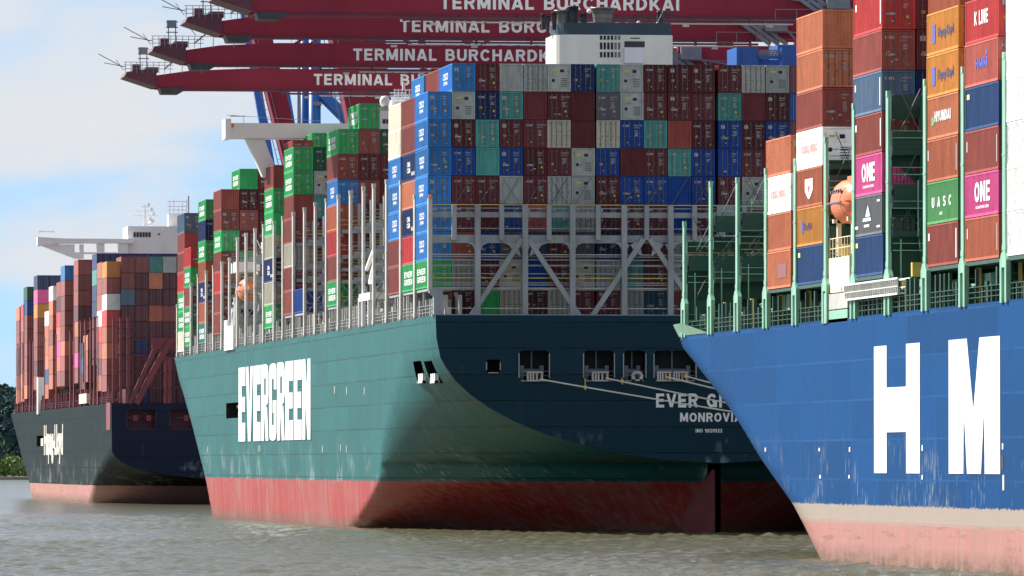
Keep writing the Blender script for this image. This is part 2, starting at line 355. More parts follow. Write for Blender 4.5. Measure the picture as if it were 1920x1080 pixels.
def water_mat():
    m = bpy.data.materials.new('river_water'); m.use_nodes = True; t = m.node_tree; b = t.nodes['Principled BSDF']; l = t.links.new
    g = N(t, 'ShaderNodeTexCoord'); n = N(t, 'ShaderNodeTexNoise'); n.inputs['Scale'].default_value = 1.3; n.inputs['Detail'].default_value = 7; n.inputs['Roughness'].default_value = 0.7
    mpp = N(t, 'ShaderNodeMapping'); mpp.inputs['Scale'].default_value = (0.7, 1.3, 1); l(g.outputs['Object'], mpp.inputs[0]); l(mpp.outputs[0], n.inputs['Vector'])
    bp = N(t, 'ShaderNodeBump'); bp.inputs['Strength'].default_value = 1.0; bp.inputs['Distance'].default_value = 0.14; l(n.outputs['Fac'], bp.inputs['Height']); l(bp.outputs[0], b.inputs['Normal'])
    n2 = N(t, 'ShaderNodeTexNoise'); n2.inputs['Scale'].default_value = 0.02; n2.inputs['Detail'].default_value = 3; l(g.outputs['Object'], n2.inputs['Vector'])
    mx = N(t, 'ShaderNodeMix', data_type='RGBA'); mx.inputs[6].default_value = (0.088, 0.083, 0.046, 1); mx.inputs[7].default_value = (0.118, 0.110, 0.068, 1)
    l(n2.outputs['Fac'], mx.inputs[0]); l(mx.outputs[2], b.inputs['Base Color'])
    b.inputs['Roughness'].default_value = 0.12; b.inputs['IOR'].default_value = 1.38; return m
wm.materials.append(water_mat()); setting(link('water', wm))

# ------------------------------------------------------------------ hull builder
def interp(x, pts):
    pts = sorted(pts); xs_ = [p[0] for p in pts]; ys_ = [p[1] for p in pts]
    return float(np.interp(x, xs_, ys_))
def lin(a, b, n): return [a + (b - a) * i / n for i in range(n + 1)]

class Ship:
    def __init__(s, X, beam, zdeck, Yaft): s.X, s.B, s.zd, s.Ya = X, beam, zdeck, Yaft
    def stern(s, table, zc, tstart, p=1.6, rake=1.2):
        s.it = table; s.zc = zc; s.ts = tstart; s.ps = p; s.rk = rake
    def bow(s, sil, Lb=75.0, lead=14.0):
        """sil: (z, photo x of the silhouette)"""
        s.y0 = [(z, Yat(px, s.X + 1.0) - lead) for z, px in sil]; s.Lb = Lb
    fl = 0.0; cave = 0.0
    def ins(s, Y, z):
        h = s.B / 2; a = s.fl * max(0, 15 - z) ** 2
        if getattr(s, 'it', None):
            ys_ = s.Ya + interp(z, s.ts)
            if z >= s.zc: yc, it = s.Ya, interp(z, s.it)
            else: yc, it = s.Ya + s.cave + (s.zc - z) * s.rk, h
            pw = s.ps(z) if callable(s.ps) else s.ps
            if Y < ys_: a = max(a, it * min(1, ((ys_ - Y) / (ys_ - yc))) ** pw if Y > yc else it)
        y0 = interp(z, s.y0)
        if Y > y0: a = max(a, h * min(1, (Y - y0) / s.Lb) ** 2)
        return min(a, h)
    def build(s, name, mat, stations, levels, holes, root):
        """holes: (Y0,Y1,z0,z1) on the port side; stations/levels get their edges"""
        S = sorted(set([round(v, 3) for v in stations] + [round(v, 3) for hh in holes for v in hh[:2]]))
        Lz = sorted(set([round(v, 3) for v in levels] + [round(v, 3) for hh in holes for v in hh[2:]]))
        v = []; f = []
        for side in (0, 1):
            k = len(v)
            for Y in S:
                for z in Lz:
                    i = s.ins(Y, z); v.append((s.X + i if side == 0 else s.X + s.B - i, Y, z))
            nl = len(Lz)
            for a in range(len(S) - 1):
                for b in range(nl - 1):
                    ym, zm = (S[a] + S[a + 1]) / 2, (Lz[b] + Lz[b + 1]) / 2
                    if side == 0 and any(h[0] < ym < h[1] and h[2] < zm < h[3] for h in holes): continue
                    q = (k + a * nl + b, k + a * nl + b + 1, k + (a + 1) * nl + b + 1, k + (a + 1) * nl + b)
                    f.append(q if side else q[::-1])
        me = bpy.data.meshes.new(name); me.from_pydata(v, [], f); me.materials.append(mat)
        me.polygons.foreach_set('use_smooth', [True] * len(f)); me.update()
        o = link(name, me, root)
        mb = MB()                                   # the deck, a strip per station pair, a little below the edge
        zt = Lz[-1] - 0.35
        for a in range(len(S) - 1):
            i, j = s.ins(S[a], Lz[-1]) + 0.02, s.ins(S[a + 1], Lz[-1]) + 0.02
            mb.quad((s.X + i, S[a], zt), (s.X + s.B - i, S[a], zt), (s.X + s.B - j, S[a + 1], zt), (s.X + j, S[a + 1], zt))
        mb.obj('deck', M['deck'], root)
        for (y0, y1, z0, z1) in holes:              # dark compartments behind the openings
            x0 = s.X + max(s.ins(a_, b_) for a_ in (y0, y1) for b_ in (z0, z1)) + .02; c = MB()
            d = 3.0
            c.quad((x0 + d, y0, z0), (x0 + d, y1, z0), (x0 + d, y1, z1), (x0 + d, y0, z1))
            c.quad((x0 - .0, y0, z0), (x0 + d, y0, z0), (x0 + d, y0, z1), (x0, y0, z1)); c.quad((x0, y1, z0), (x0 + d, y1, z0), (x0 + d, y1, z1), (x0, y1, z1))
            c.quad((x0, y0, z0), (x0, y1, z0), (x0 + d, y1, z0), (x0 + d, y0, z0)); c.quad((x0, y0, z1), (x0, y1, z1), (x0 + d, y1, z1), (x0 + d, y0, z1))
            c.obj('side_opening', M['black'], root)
        return o

def transom(ship, mat, root, holes, Y=None, depth=2.5, inner='black'):
    Y = ship.Ya if Y is None else Y
    cu = bpy.data.curves.new('transom', 'CURVE'); cu.dimensions = '2D'; cu.fill_mode = 'BOTH'
    zs = sorted(set([ship.zc, ship.zd] + [z for z, _ in ship.it] + lin(ship.zc, ship.zd, 24)))
    cx = ship.X + ship.B / 2
    L_ = [(ship.X + interp(z, ship.it), z) for z in zs]; out = L_[::-1] + [(2 * cx - x, z) for x, z in L_ if abs(x - cx) > .01]
    def spline(pts):
        sp = cu.splines.new('POLY'); sp.points.add(len(pts) - 1); sp.use_cyclic_u = True
        for i, (x, z) in enumerate(pts): sp.points[i].co = (x, z, 0, 1)
    spline(out)
    def rr_(x0, x1, z0, z1, r):
        p = []
        for cx_, cz, a0 in ((x1 - r, z1 - r, 0), (x0 + r, z1 - r, 90), (x0 + r, z0 + r, 180), (x1 - r, z0 + r, 270)):
            for k in range(5): t = rad(a0 + 22.5 * k); p.append((cx_ + r * math.cos(t), cz + r * math.sin(t)))
        return p
    for h in holes: spline(rr_(*h[:4], min(0.5, (h[1] - h[0]) / 5)))
    ob = bpy.data.objects.new('transom', cu); COL.objects.link(ob)
    me = bpy.data.meshes.new_from_object(ob.evaluated_get(bpy.context.evaluated_depsgraph_get())); bpy.data.objects.remove(ob)
    for v in me.vertices: x, z, _ = v.co; v.co = (x, Y, z)
    me.materials.clear(); me.materials.append(mat); me.update(); o = link('transom', me, root)
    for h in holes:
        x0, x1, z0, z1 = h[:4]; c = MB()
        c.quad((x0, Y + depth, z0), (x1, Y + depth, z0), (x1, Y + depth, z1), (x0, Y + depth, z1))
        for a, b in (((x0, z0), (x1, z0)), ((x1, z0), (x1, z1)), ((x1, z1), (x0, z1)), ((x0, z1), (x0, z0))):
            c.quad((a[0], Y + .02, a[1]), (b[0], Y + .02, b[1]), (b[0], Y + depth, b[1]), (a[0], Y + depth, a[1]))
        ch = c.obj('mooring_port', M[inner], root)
        if inner == 'black' and x1 - x0 > 2:
            wn = MB(); wn.bar((x0 + .4, Y + 1.9, z0 + .9), (x1 - .5, Y + 1.9, z0 + .9), .42, n=10); wn.box(x0 + .3, x0 + .7, Y + 1.4, Y + 2.3, z0, z0 + 1.6); wn.box(x1 - .8, x1 - .4, Y + 1.4, Y + 2.3, z0, z0 + 1.6)
            for hz_ in (.55, 1.0): wn.bar((x0, Y + .5, z0 + hz_), (x1, Y + .5, z0 + hz_), .04)
            wn.bar(((x0 + x1) / 2, Y + 2.3, z0 + 1.2), ((x0 + x1) / 2, Y + 2.3, z1), .12); wn.obj('winch', M['steel'], ch)
        fr = MB(); w = .12                                # coaming round the opening
        for a, b in (((x0 + .2, z0), (x1 - .2, z0)), ((x1, z0 + .3), (x1, z1 - .3)), ((x0, z0 + .3), (x0, z1 - .3))):
            fr.bar((a[0], Y - .05, a[1]), (b[0], Y - .05, b[1]), w * .6)
        fr.obj('coaming', M['grey'] if inner == 'black' else M['maroondk'], ch)
    return o

# ------------------------------------------------------------------ the green ship (middle)
S2 = Ship(92.4, 60.0, 22.35, Yat(812, 92.4)); Y2 = S2.Ya
S2.stern([(22.35, .25), (20, .35), (18, .75), (17, 1.3), (15.6, 2.3), (14.2, 3.8), (12.8, 5.8), (11.4, 8.4), (10, 11.8), (8.8, 16), (8, 20), (7.4, 24.5), (7.1, 30)], 7.1,
         [(-2, 96), (0, 86), (2.5, 68), (5, 54), (9, 50), (14, 42), (18, 33), (22.4, 24)], p=lambda z: interp(z, [(-2, 1.1), (5, 1.15), (9, 1.35), (13, 1.6), (22, 1.8)]), rake=1.0)
S2.bow([(22.4, 329), (19, 338), (17, 346), (12, 364), (4.5, 389), (0, 400), (-2, 402)])
S2.fl = 0.0022; S2.cave = 10.0
ship2 = tag(empty('container_ship', (S2.X + 30, Y2 + 150, 0)), 'green hulled container ship in the middle, its dark flat stern towards the water in front', 'ship', 'container ships moored along the quay')
INV = {}
def rootinv(root, objs):
    for o in objs: o.matrix_parent_inverse = Matrix.Translation(-root.location)
HM2 = hull_mat('green_hull', (0.007, 0.100, 0.098), (0.37, 0.030, 0.022), 5.1, fade=0.22, rough=0.45, spec=.18)
def yy(px, S): return Yat(px, S.X)
Yb2 = Yat(330, 92.4)
st2 = lin(Y2, Y2 + 80, 60) + lin(Y2 + 80, yy(420, S2), 30) + lin(yy(420, S2), Yb2 + 70, 60)
lv2 = lin(-2, 7.05, 15) + [7.1, 7.2, 7.3, 7.4, 7.7] + lin(8, 22.35, 26)
def hole(S, pxa, pxb, pya, pyb):
    ya, yb = Yat(pxb, S.X), Yat(pxa, S.X); ym = (ya + yb) / 2
    return (ya, yb, zat(pyb, S.X, ym), zat(pya, S.X, ym))
holes2 = [hole(S2, 424, 449, 755, 784), hole(S2, 771.5, 783.5, 677, 719), hole(S2, 787, 798.5, 677, 719)]
hull2 = S2.build('hull', HM2, st2, lv2, holes2, ship2)
tr_h2 = [(Xat(a, Y2), Xat(b, Y2), zat(d, Xat(a, Y2), Y2), zat(c, Xat(a, Y2), Y2)) for a, b, c, d in
         ((912, 938, 674, 699), (973, 1030, 657, 714), (1094, 1152, 657, 714), (1169, 1211, 657, 714), (1226, 1305, 657, 714), (1340, 1400, 657, 714), (1440, 1500, 657, 714), (1560, 1620, 657, 714))]
HM2t = hull_mat('green_hull_shaded', (0.006, 0.032, 0.052), (0.37, 0.045, 0.035), 5.1, fade=0.10, rough=0.5, spec=.12)  # the hull's green painted darker, standing in for shade on the stern
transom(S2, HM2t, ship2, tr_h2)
zL = []
def letters_block(txt, root, X, Ya_, Yb_, z0, z1, gap, mat, glyph):
    n = len(txt); pitch = (Ya_ - Yb_) / n
    for i, ch in enumerate(txt):
        y0 = Ya_ - i * pitch; w = pitch * (1 - gap); mb = MB()
        for g in glyph[ch]:
            if len(g) == 4 and not isinstance(g[0], tuple):
                x0, x1, u0, u1 = g; pts = [(x0, u0), (x1, u0), (x1, u1), (x0, u1)]
            else: pts = g
            mb.prism([(y0 - u * w, z0 + v_ * (z1 - z0)) for u, v_ in pts], 'x', X - 0.05, X - 0.003)
        mb.obj('hull_letter', mat, root)
GL = {
 'E': [(0, .45, 0, 1), (.45, 1, 0, .25), (.45, .94, .40, .60), (.45, 1, .75, 1)],
 'V': [[(0, 1), (.36, 1), (.5, .33), (.64, 1), (1, 1), (.70, 0), (.30, 0)]],
 'R': [(0, .40, 0, 1), (.40, .66, .82, 1), [(.66, 1), (.9, .97), (1, .88), (1, .58), (.9, .49), (.66, .46)], (.40, .66, .44, .60), [(.40, .44), (.82, .44), (1, 0), (.64, 0), (.40, .42)]],
 'G': [[(0, .12), (.1, .02), (.38, 0), (.38, 1), (.1, .98), (0, .88)], (.38, .66, 0, .2), (.38, .66, .8, 1), [(.66, 0), (.9, .02), (1, .1), (1, .52), (.66, .52)], (.5, .66, .36, .52), [(.66, .66), (1, .66), (1, .9), (.9, .98), (.66, 1)]],
 'N': [(0, .36, 0, 1), (.64, 1, 0, 1), [(.36, 1), (.36, .5), (.64, 0), (.64, .5)]],
 'H': [(0, .28, 0, 1), (.71, 1, 0, 1), (.28, .71, .32, .67)],
 'M': [[(0, 0), (0, 1), (.36, 1), (.49, .46), (.61, 1), (1, 1), (1, 0), (.71, 0), (.70, .5), (.635, 0), (.365, 0), (.30, .5), (.29, 0)]],
}
Ye0, Ye1 = yy(448, S2), yy(583.5, S2)
letters_block('EVERGREEN', ship2, S2.X, Ye0, Ye1 - 0.5, zat(828, S2.X, Ye0), zat(690, S2.X, Ye0), 0.10, M['letter'], GL)
for s_, a, b, c, d in (('EVER GI', 1230, None, 764, 738), ('MONROVIA', 1275, 1390, 791, 774), ('IMO 9820922', 1304, 1354, 811, 804)):
    p = PXY(a, c, Y2); cap = (c - d) / 18.0
    text_on(s_, M['letter'], ship2, (p[0], p[1] - .02, p[2]), 'aft', cap, (Xat(b, Y2) - p[0]) if b else 6.9, 0.02)
# fairlead rollers in the stern ports and side ports
def fairlead(px0, px1, py0, py1, kind=0):
    x0, x1 = Xat(px0, Y2), Xat(px1, Y2); z0, z1 = zat(py1, x0, Y2), zat(py0, x0, Y2); w = x1 - x0; mb = MB()
    if kind: # round chock
        n = 14; cx, cz, r = (x0 + x1) / 2, (z0 + z1) / 2, w / 2
        for i in range(n):
            a, b = math.pi * i / (n - 1), math.pi * (i + 1) / (n - 1)
            if i < n - 1: mb.bar((cx + r * .8 * math.cos(a), Y2 - .1, cz + r * .7 * math.sin(a)), (cx + r * .8 * math.cos(b), Y2 - .1, cz + r * .7 * math.sin(b)), .22)
        mb.box(x0, x0 + .35, Y2 - .3, Y2 + .4, z0, cz); mb.box(x1 - .35, x1, Y2 - .3, Y2 + .4, z0, cz); mb.box(x0, x1, Y2 - .3, Y2 + .4, z0, z0 + .15)
    else:
        mb.box(x0, x1, Y2 - .25, Y2 + .6, z0, z0 + .13); mb.box(x0, x1, Y2 - .25, Y2 + .6, z1 - .13, z1)
        for u in (0, .17, .34, .88): mb.box(x0 + u * w, x0 + u * w + .16, Y2 - .2, Y2 + .5, z0 + .1, z1 - .1)
        mb.lathe((x0 + w * .62, Y2, z0 + .13), [(.12, 0), (.12, z1 - z0 - .26)], 8)
    mb.obj('fairlead', M['greylt'], ship2)
for a in ((988, 1018, 697, 715), (1110, 1141, 697, 715), (1232, 1258, 697, 715), (1262, 1290, 697, 715)): fairlead(*a)
fairlead(1184, 1205, 697, 714, 1)
for pa in (773.5, 789.5):
    y0, y1 = yy(pa + 8, S2), yy(pa, S2); ins_ = S2.X + S2.ins(y0, 17) ; zb, zt_ = zat(718, S2.X, y0), zat(700, S2.X, y0)
    mb = MB(); 
    for u in (0, .4, .8): mb.box(ins_ + .1, ins_ + .5, y0 + (y1 - y0) * u, y0 + (y1 - y0) * (u + .2), zb, zt_)
    mb.box(ins_ + .05, ins_ + .6, y0, y1, zb, zb + .25); mb.obj('fairlead', M['white'], ship2)
yh0, yh1, zh0, zh1 = holes2[0]
MB().box(S2.X + 1.2, S2.X + 1.6, yh0, yh1 - 5, zh0 + .1, zh0 + 1.2).box(S2.X + 1.0, S2.X + 1.5, yh0, yh1 - 5, zh1 - .7, zh1 - .3).obj('pilot_platform', M['cream'], ship2)
# rudder
rd = MB(); zz_ = lin(-2, 6.4, 14); sec = []
for z in zz_:
    t = max(0, min(1, (z - 1.0) / 5.4)); t = t ** 1.3; lx, ly = 120.3 + 1.9 * t, Y2 + 13 - 8.2 * t; tx, ty = 122.45, Y2 + 3.9
    mx_, my_ = (lx * .65 + tx * .35), (ly * .65 + ty * .35); nx_, ny_ = .36 * (1 - .7 * t), .10
    sec.append([(lx, ly, z), (mx_ - nx_, my_ - ny_, z), (tx - .12, ty, z), (tx, ty, z), (mx_ + nx_, my_ + ny_, z)])
for p_, q_ in zip(sec, sec[1:]):
    for i in range(5): j = (i + 1) % 5; rd.quad(p_[i], p_[j], q_[j], q_[i])
rd.quad(*sec[-1]); rd.obj('rudder', principled('rudder_red', (0.17, 0.03, 0.035), 0.7, 0, .35, .8, spec=.15), ship2)

# ------------------------------------------------------------------ shipping containers
CL, CW, CH = 12.19, 2.438, 2.87
def container_body(kind='door'):
    mb = MB(); w = CW / 2; L_, h = CL, CH
    # frame
    for sx in (-1, 1):
        for y in (0, L_ - .16): mb.box(min(sx * w, sx * (w - .16)), max(sx * w, sx * (w - .16)), y, y + .16, 0, h)
        a, b = min(sx * w, sx * (w - .08)), max(sx * w, sx * (w - .08))
        mb.box(a, b, .16, L_ - .16, 0, .17); mb.box(a, b, .16, L_ - .16, h - .11, h)
    for y in (0, L_ - .16): mb.box(-w + .16, w - .16, y, y + .16, 0, .16); mb.box(-w + .16, w - .16, y, y + .16, h - .13, h)
    # corrugated sides
    n = 34; y0, y1 = .16, L_ - .16; p = (y1 - y0) / n
    for sx in (-1, 1):
        pr = []
        for i in range(n): a = y0 + i * p; pr += [(a, .02), (a + p * .3, .02), (a + p * .45, .062), (a + p * .85, .062)]
        pr.append((y1, .02))
        for (ya, da), (yb, db) in zip(pr, pr[1:]):
            xa, xb = sx * (w - da), sx * (w - db)
            q = ((xa, ya, .17), (xb, yb, .17), (xb, yb, h - .11), (xa, ya, h - .11)); mb.quad(*(q if sx > 0 else q[::-1]))
    # roof, floor, far end
    mb.quad((-w + .08, .16, h - .02), (w - .08, .16, h - .02), (w - .08, L_ - .16, h - .02), (-w + .08, L_ - .16, h - .02))
    mb.quad((-w + .08, .16, .05), (-w + .08, L_ - .16, .05), (w - .08, L_ - .16, .05), (w - .08, .16, .05))
    mb.quad((w - .16, L_ - .1, .16), (-w + .16, L_ - .1, .16), (-w + .16, L_ - .1, h - .13), (w - .16, L_ - .1, h - .13))
    a, b = -w + .16, w - .16
    if kind == 'plain':                       # corrugated blank end
        n = 8; p = (b - a) / n; pr = []
        for i in range(n): u = a + i * p; pr += [(u, .05), (u + p * .35, .05), (u + p * .5, .10), (u + p * .85, .10)]
        pr.append((b, .05))
        for (xa, da), (xb, db) in zip(pr, pr[1:]): mb.quad((xa, da, .16), (xb, db, .16), (xb, db, h - .13), (xa, da, h - .13))
    else: mb.quad((a, .12, .16), (b, .12, .16), (b, .12, h - .13), (a, .12, h - .13))
    # corner castings
    for sx in (-1, 1):
        for z in (0, h - .12): mb.box(min(sx * (w + .004), sx * (w - .17)), max(sx * (w + .004), sx * (w - .17)), -.004, .178, z - .003, z + .123)
    return mb.mesh('container_body', M['paint'])
BODY = {'door': container_body('door'), 'plain': container_body('plain')}
def leaf():
    mb = MB(); w = 1.04; h = CH - .33
    mb.box(0, w, .045, .10, 0, h)
    for z in (0.03, .62, 1.22, 1.82, h - .17): mb.box(.05, w - .05, .018, .045, z, z + .13)
    for x in (0, w - .07): mb.box(x, x + .07, .022, .045, .17, h - .18)
    return mb.mesh('door', M['paint'])
LEAF = leaf()
def rods():
    mb = MB(); h = CH - .33
    for x in (.28, .78):
        mb.bar((x, -.02, -.08), (x, -.02, h + .08), .036, n=4)
        for z in (.12, .7, 1.5, 2.3): mb.box(x - .07, x + .07, -.035, .02, z, z + .07)
    for x in (.28, .78): mb.box(x - .02, x + .26, -.055, -.02, 1.02, 1.07)
    return mb.mesh('locking_rods', M['rod'])
RODS = rods()
MARKM = principled('stencil_marks', (0.46, 0.45, 0.44), 0.6, 0, 0.3, 3.0)
MARKY = principled('yellow_sticker', (0.70, 0.48, 0.05), 0.6)
def marks(seed):
    r = random.Random(seed); mb = MB(); y = .012
    def rect(x, z, w, h, mi=0): mb.box(x, x + w, y - .004, y + .004, z, z + h, mi)
    for k in range(r.randint(4, 7)): rect(.22 + .13 * k, 2.28, .07, .13)        # number row, right leaf
    for k in range(r.randint(3, 5)): rect(.22 + .12 * k, 2.06, .06, .09)
    for j in range(r.randint(3, 6)): rect(.30, 1.75 - .13 * j, r.uniform(.25, .5), .05)
    if r.random() < .35: rect(-.9, 1.0, .7, .16)
    if r.random() < .35: rect(r.uniform(-.9, .4), r.uniform(.4, 1.6), .3, .1)
    if r.random() < .35: rect(-.95, 2.05, .38, .38)                               # maker's square, left leaf
    elif r.random() < .7:
        for k in range(5): rect(-.95 + .14 * k, 2.2, .09, .2)
    if r.random() < .45: rect(-.85, 1.1, .28, .22, 1); 
    if r.random() < .3: rect(.55, .75, .22, .22, 1)
    rect(-.5, .5, .12, .12); rect(.7, .3, .16, .14)
    return mb.mesh('stencil_marks', [MARKM, MARKY])
MARKS = [marks(i) for i in range(28)]
def reefer():
    mb = MB(); w = CW / 2 - .17; y = .05
    mb.box(-w, w, y, .12, .17, CH - .14)
    mb.box(-w + .1, w - .1, y - .03, y, 1.75, 2.5, 0); mb.box(-w + .1, -.1, y - .03, y, .3, 1.6, 0); mb.box(.05, w - .1, y - .03, y, .3, 1.6, 0)
    mb.lathe((-.62, 0, 1.15), [(0, -.0), (.17, -.0), (.18, .03)], 12, 'y', 1)
    for k in range(5): mb.box(.15, .85, -.005, .02, .5 + .2 * k, .56 + .2 * k, 1)
    mb.box(.1, .5, -.01, .02, 2.0, 2.3, 1); mb.box(-.7, -.2, -.012, .02, 2.1, 2.25, 2)
    return mb.mesh('refrigeration_unit', [M['paint'], M['black'], MARKY])
REEF = reefer()

C = {'K': ((.26, .07, .06), 'brown'), 'k': ((.105, .028, .036), 'shaded brown'), 'R': ((.48, .05, .05), 'red'), 'r': ((.31, .075, .06), 'rust red'),  # k: the brown with the shade of the door ends in its colour
     'O': ((.52, .175, .09), 'orange'), 'o': ((.40, .115, .06), 'brick orange'), 'Y': ((.60, .25, .05), 'yellow-orange'), 'A': ((.48, .12, .095), 'salmon red'),
     'B': ((.035, .19, .50), 'bright blue'), 'b': ((.010, .055, .25), 'blue'), 'N': ((.012, .03, .11), 'navy blue'), 'n': ((.025, .07, .19), 'dull blue'),  # b: the bright blue darkened in colour for door ends in shade
     'G': ((.045, .38, .12), 'green'), 'g': ((.012, .10, .06), 'dark green'), 'v': ((.09, .30, .11), 'light green'), 'T': ((.07, .26, .24), 'teal'), 't': ((.02, .08, .12), 'dark teal'),
     'W': ((.90, .90, .86), 'white'), 'C': ((.52, .50, .40), 'cream'), 'L': ((.38, .40, .39), 'light grey'), 'D': ((.12, .115, .14), 'dark grey'), 'P': ((.60, .085, .26), 'pink'),
     'S': ((.09, .15, .23), 'slate blue'), 'E': ((.75, .68, .54), 'pale cream'), 'X': ((.14, .14, .15), 'charcoal')}
ORD = ['', 'first', 'second', 'third', 'fourth', 'fifth', 'sixth', 'seventh', 'eighth', 'ninth', 'tenth', 'eleventh', 'twelfth', 'thirteenth', 'fourteenth', 'fifteenth', 'sixteenth', 'seventeenth']
NCON = [0]; LAB = {}
def container(code, X, Y, z, label, doors=True, h=CH):
    col, nm = C[code[0]]
    g_ = R.uniform(1.0, 1.34); j = [max(.006, c * g_ * R.uniform(.97, 1.03)) for c in col]
    kind = 'door'
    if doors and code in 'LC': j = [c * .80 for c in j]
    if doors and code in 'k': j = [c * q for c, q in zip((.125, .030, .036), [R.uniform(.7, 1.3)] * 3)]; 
    if doors and len(code) == 1:
        if code in 'LCW' and R.random() < .5: kind = 'reefer'
        elif R.random() < .10: kind = 'plain'
    root = link('shipping_container', BODY['plain' if kind == 'plain' else 'door'], None, (X + CW / 2 + R.uniform(-.025, .025), Y + R.uniform(-.10, .10), z), j)
    if abs(h - CH) > .01: root.scale.z = h / CH
    root.rotation_euler.z = R.uniform(-.0012, .0012)
    label = nm + ' container, ' + label
    LAB[label] = LAB.get(label, 0) + 1
    tag(root, label, 'container', 'containers stacked on the ships'); NCON[0] += 1
    if doors:
        if kind == 'door':
            for x in (-1.055, .015):
                d = link('door', LEAF, root, (x, 0, .165), j); r_ = link('locking_rods', RODS, d)
            link('stencil_marks', MARKS[R.randrange(28)], root)
        elif kind == 'reefer': link('refrigeration_unit', REEF, root, None, j)
    return root
ROWP = 2.505
logo_mat = {}
def flat(col):
    k = tuple(col)
    if k not in logo_mat: logo_mat[k] = principled('print_%d' % (len(logo_mat) + 1), col, 0.5, 0, 0.05)
    return logo_mat[k]
WHT = (.85, .85, .85)
def logo(o, name):
    """flat print on the port side of a container; origin at base centre of the near end"""
    x = -CW / 2 + .005
    def T(s, y, z, cap, w, col, bold=.015): return text_on(s, flat(col), o, (x, y, z), 'side', cap, w, bold, name='lettering')
    def rect(y0, y1, z0, z1, col, nm='painted_panel'): MB().box(x - .012, x, y0, y1, z0, z1).obj(nm, flat(col), o)
    if name == 'ever': T('EVER', 9.9, 1.45, .62, 7.6, WHT); T('GREEN', 9.9, .65, .62, 7.6, WHT)
    elif name == 'cosco': T('COSCO', 8.1, 1.35, .75, 4.4, WHT); T('SHIPPING', 7.6, .85, .36, 3.4, WHT)
    elif name == 'cma': T('CMA', 7.6, 1.5, .55, 2.8, WHT); T('CGM', 7.6, .85, .55, 2.8, WHT); T('CMA CGM', 3.6, .5, .4, 3.0, WHT)
    elif name == 'one': T('ONE', 8.6, .95, 1.35, 5.6, WHT, .02); T('OCEAN NETWORK EXPRESS', 8.2, .5, .2, 4.8, WHT, .0)
    elif name == 'uasc': T('U', 10.0, 1.1, .72, 1.0, WHT); T('A', 7.8, 1.1, .72, 1.0, WHT); T('S', 5.6, 1.1, .72, 1.0, WHT); T('C', 3.4, 1.1, .72, 1.0, WHT); T('UASC', 7.0, .55, .22, 1.2, WHT)
    elif name == 'hapag': T('Hapag-Lloyd', 7.9, 1.15, .62, 6.1, (.07, .04, .10), .03); rect(8.9, 10.0, .75, 2.05, (.07, .09, .42), 'painted_panel')
    elif name == 'hapag_small': T('Hapag-Lloyd', 8.6, 1.25, .45, 3.6, (.07, .04, .10), .03); rect(9.2, 10.0, .95, 1.9, (.07, .09, .42))
    elif name == 'hyundai': T('HYUNDAI', 9.0, 1.15, .72, 6.2, WHT, .02); rect(9.2, 10.3, .95, 1.5, (.10, .35, .12))
    elif name == 'kline': T('K LINE', 8.8, 1.1, .95, 5.0, WHT, .03)
    elif name == 'hmm': T('HMM', 8.2, 1.1, .68, 4.4, (.07, .09, .50), .05); rect(3.8, 4.4, 1.9, 2.25, (.07, .09, .50))
    elif name == 'yang': T('YANG MING', 9.9, 1.15, .62, 7.4, (.72, .35, .33), .0); rect(8.6, 11.4, 2.35, 2.42, (.75, .45, .45))
    elif name == 'shield':
        MB().prism([(8.0, 2.1), (4.4, 2.1), (4.4, 1.2), (5.6, .7), (6.2, .55), (6.8, .7), (8.0, 1.2)], 'x', x - .012, x).obj('painted_emblem', flat(WHT), o)
        MB().prism([(6.9, 1.55), (5.5, 1.55), (6.2, .95)], 'x', x - .02, x - .012).obj('painted_emblem', flat((.42, .12, .07)), o)
    elif name == 'sail':
        MB().prism([(7.0, 1.35), (5.0, 1.35), (6.0, 2.15)], 'x', x - .012, x).obj('painted_emblem', flat(WHT), o)
        MB().prism([(8.2, 1.02), (4.6, 1.02), (4.9, 1.26), (7.9, 1.26)], 'x', x - .012, x).obj('painted_emblem', flat(WHT), o); rect(5.4, 7.6, .6, .78, WHT)
        rect(10.2, 11.4, .55, .75, WHT); rect(.8, 2.0, 2.3, 2.45, WHT); rect(.8, 2.2, .45, .6, WHT)
    elif name == 'tag': rect(10.6, 11.6, 2.1, 2.45, (.65, .60, .20))
    elif name == 'tagw': rect(.5, .8, .4, 2.4, WHT); rect(10.9, 11.4, 1.8, 2.3, WHT)
    elif name == 'patch': rect(2.0, 6.4, .75, 1.85, (.24, .07, .07))
    elif name == 'oneW': T('ONE', 5.6, .8, 1.5, 6.0, (.72, .10, .34), .03)
    elif name == 'msk': rect(.5, .62, .5, 2.3, WHT); rect(11.3, 11.5, 1.5, 2.2, WHT)

# --- stern bays of the green ship
TP = 2.92; Z2 = 22.38
def zt2(t): return Z2 + TP * (t - 1)
Ybay0 = Yat(802.3, S2.X)
def rowX(S, r, gaps=True): return S.X + r * ROWP + (0.12 if r >= 7 and gaps else 0) + (0.30 if r >= 12 and gaps else 0)
stern_rows = {  # row: tiers 9..1
 0: '-bbtbbbnGk', 1: '-'}
face = [  # tier 9 first, rows 0..22
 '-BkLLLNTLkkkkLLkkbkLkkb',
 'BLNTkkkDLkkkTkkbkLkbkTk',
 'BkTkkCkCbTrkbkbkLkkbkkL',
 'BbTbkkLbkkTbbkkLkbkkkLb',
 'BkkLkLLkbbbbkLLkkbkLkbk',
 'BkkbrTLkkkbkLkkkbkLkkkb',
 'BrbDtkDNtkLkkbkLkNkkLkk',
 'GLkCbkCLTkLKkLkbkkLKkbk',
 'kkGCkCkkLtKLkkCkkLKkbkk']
tn = {9: 'top', 8: 'second', 7: 'third', 6: 'fourth', 5: 'fifth', 4: 'sixth', 3: 'seventh', 2: 'eighth', 1: 'bottom'}
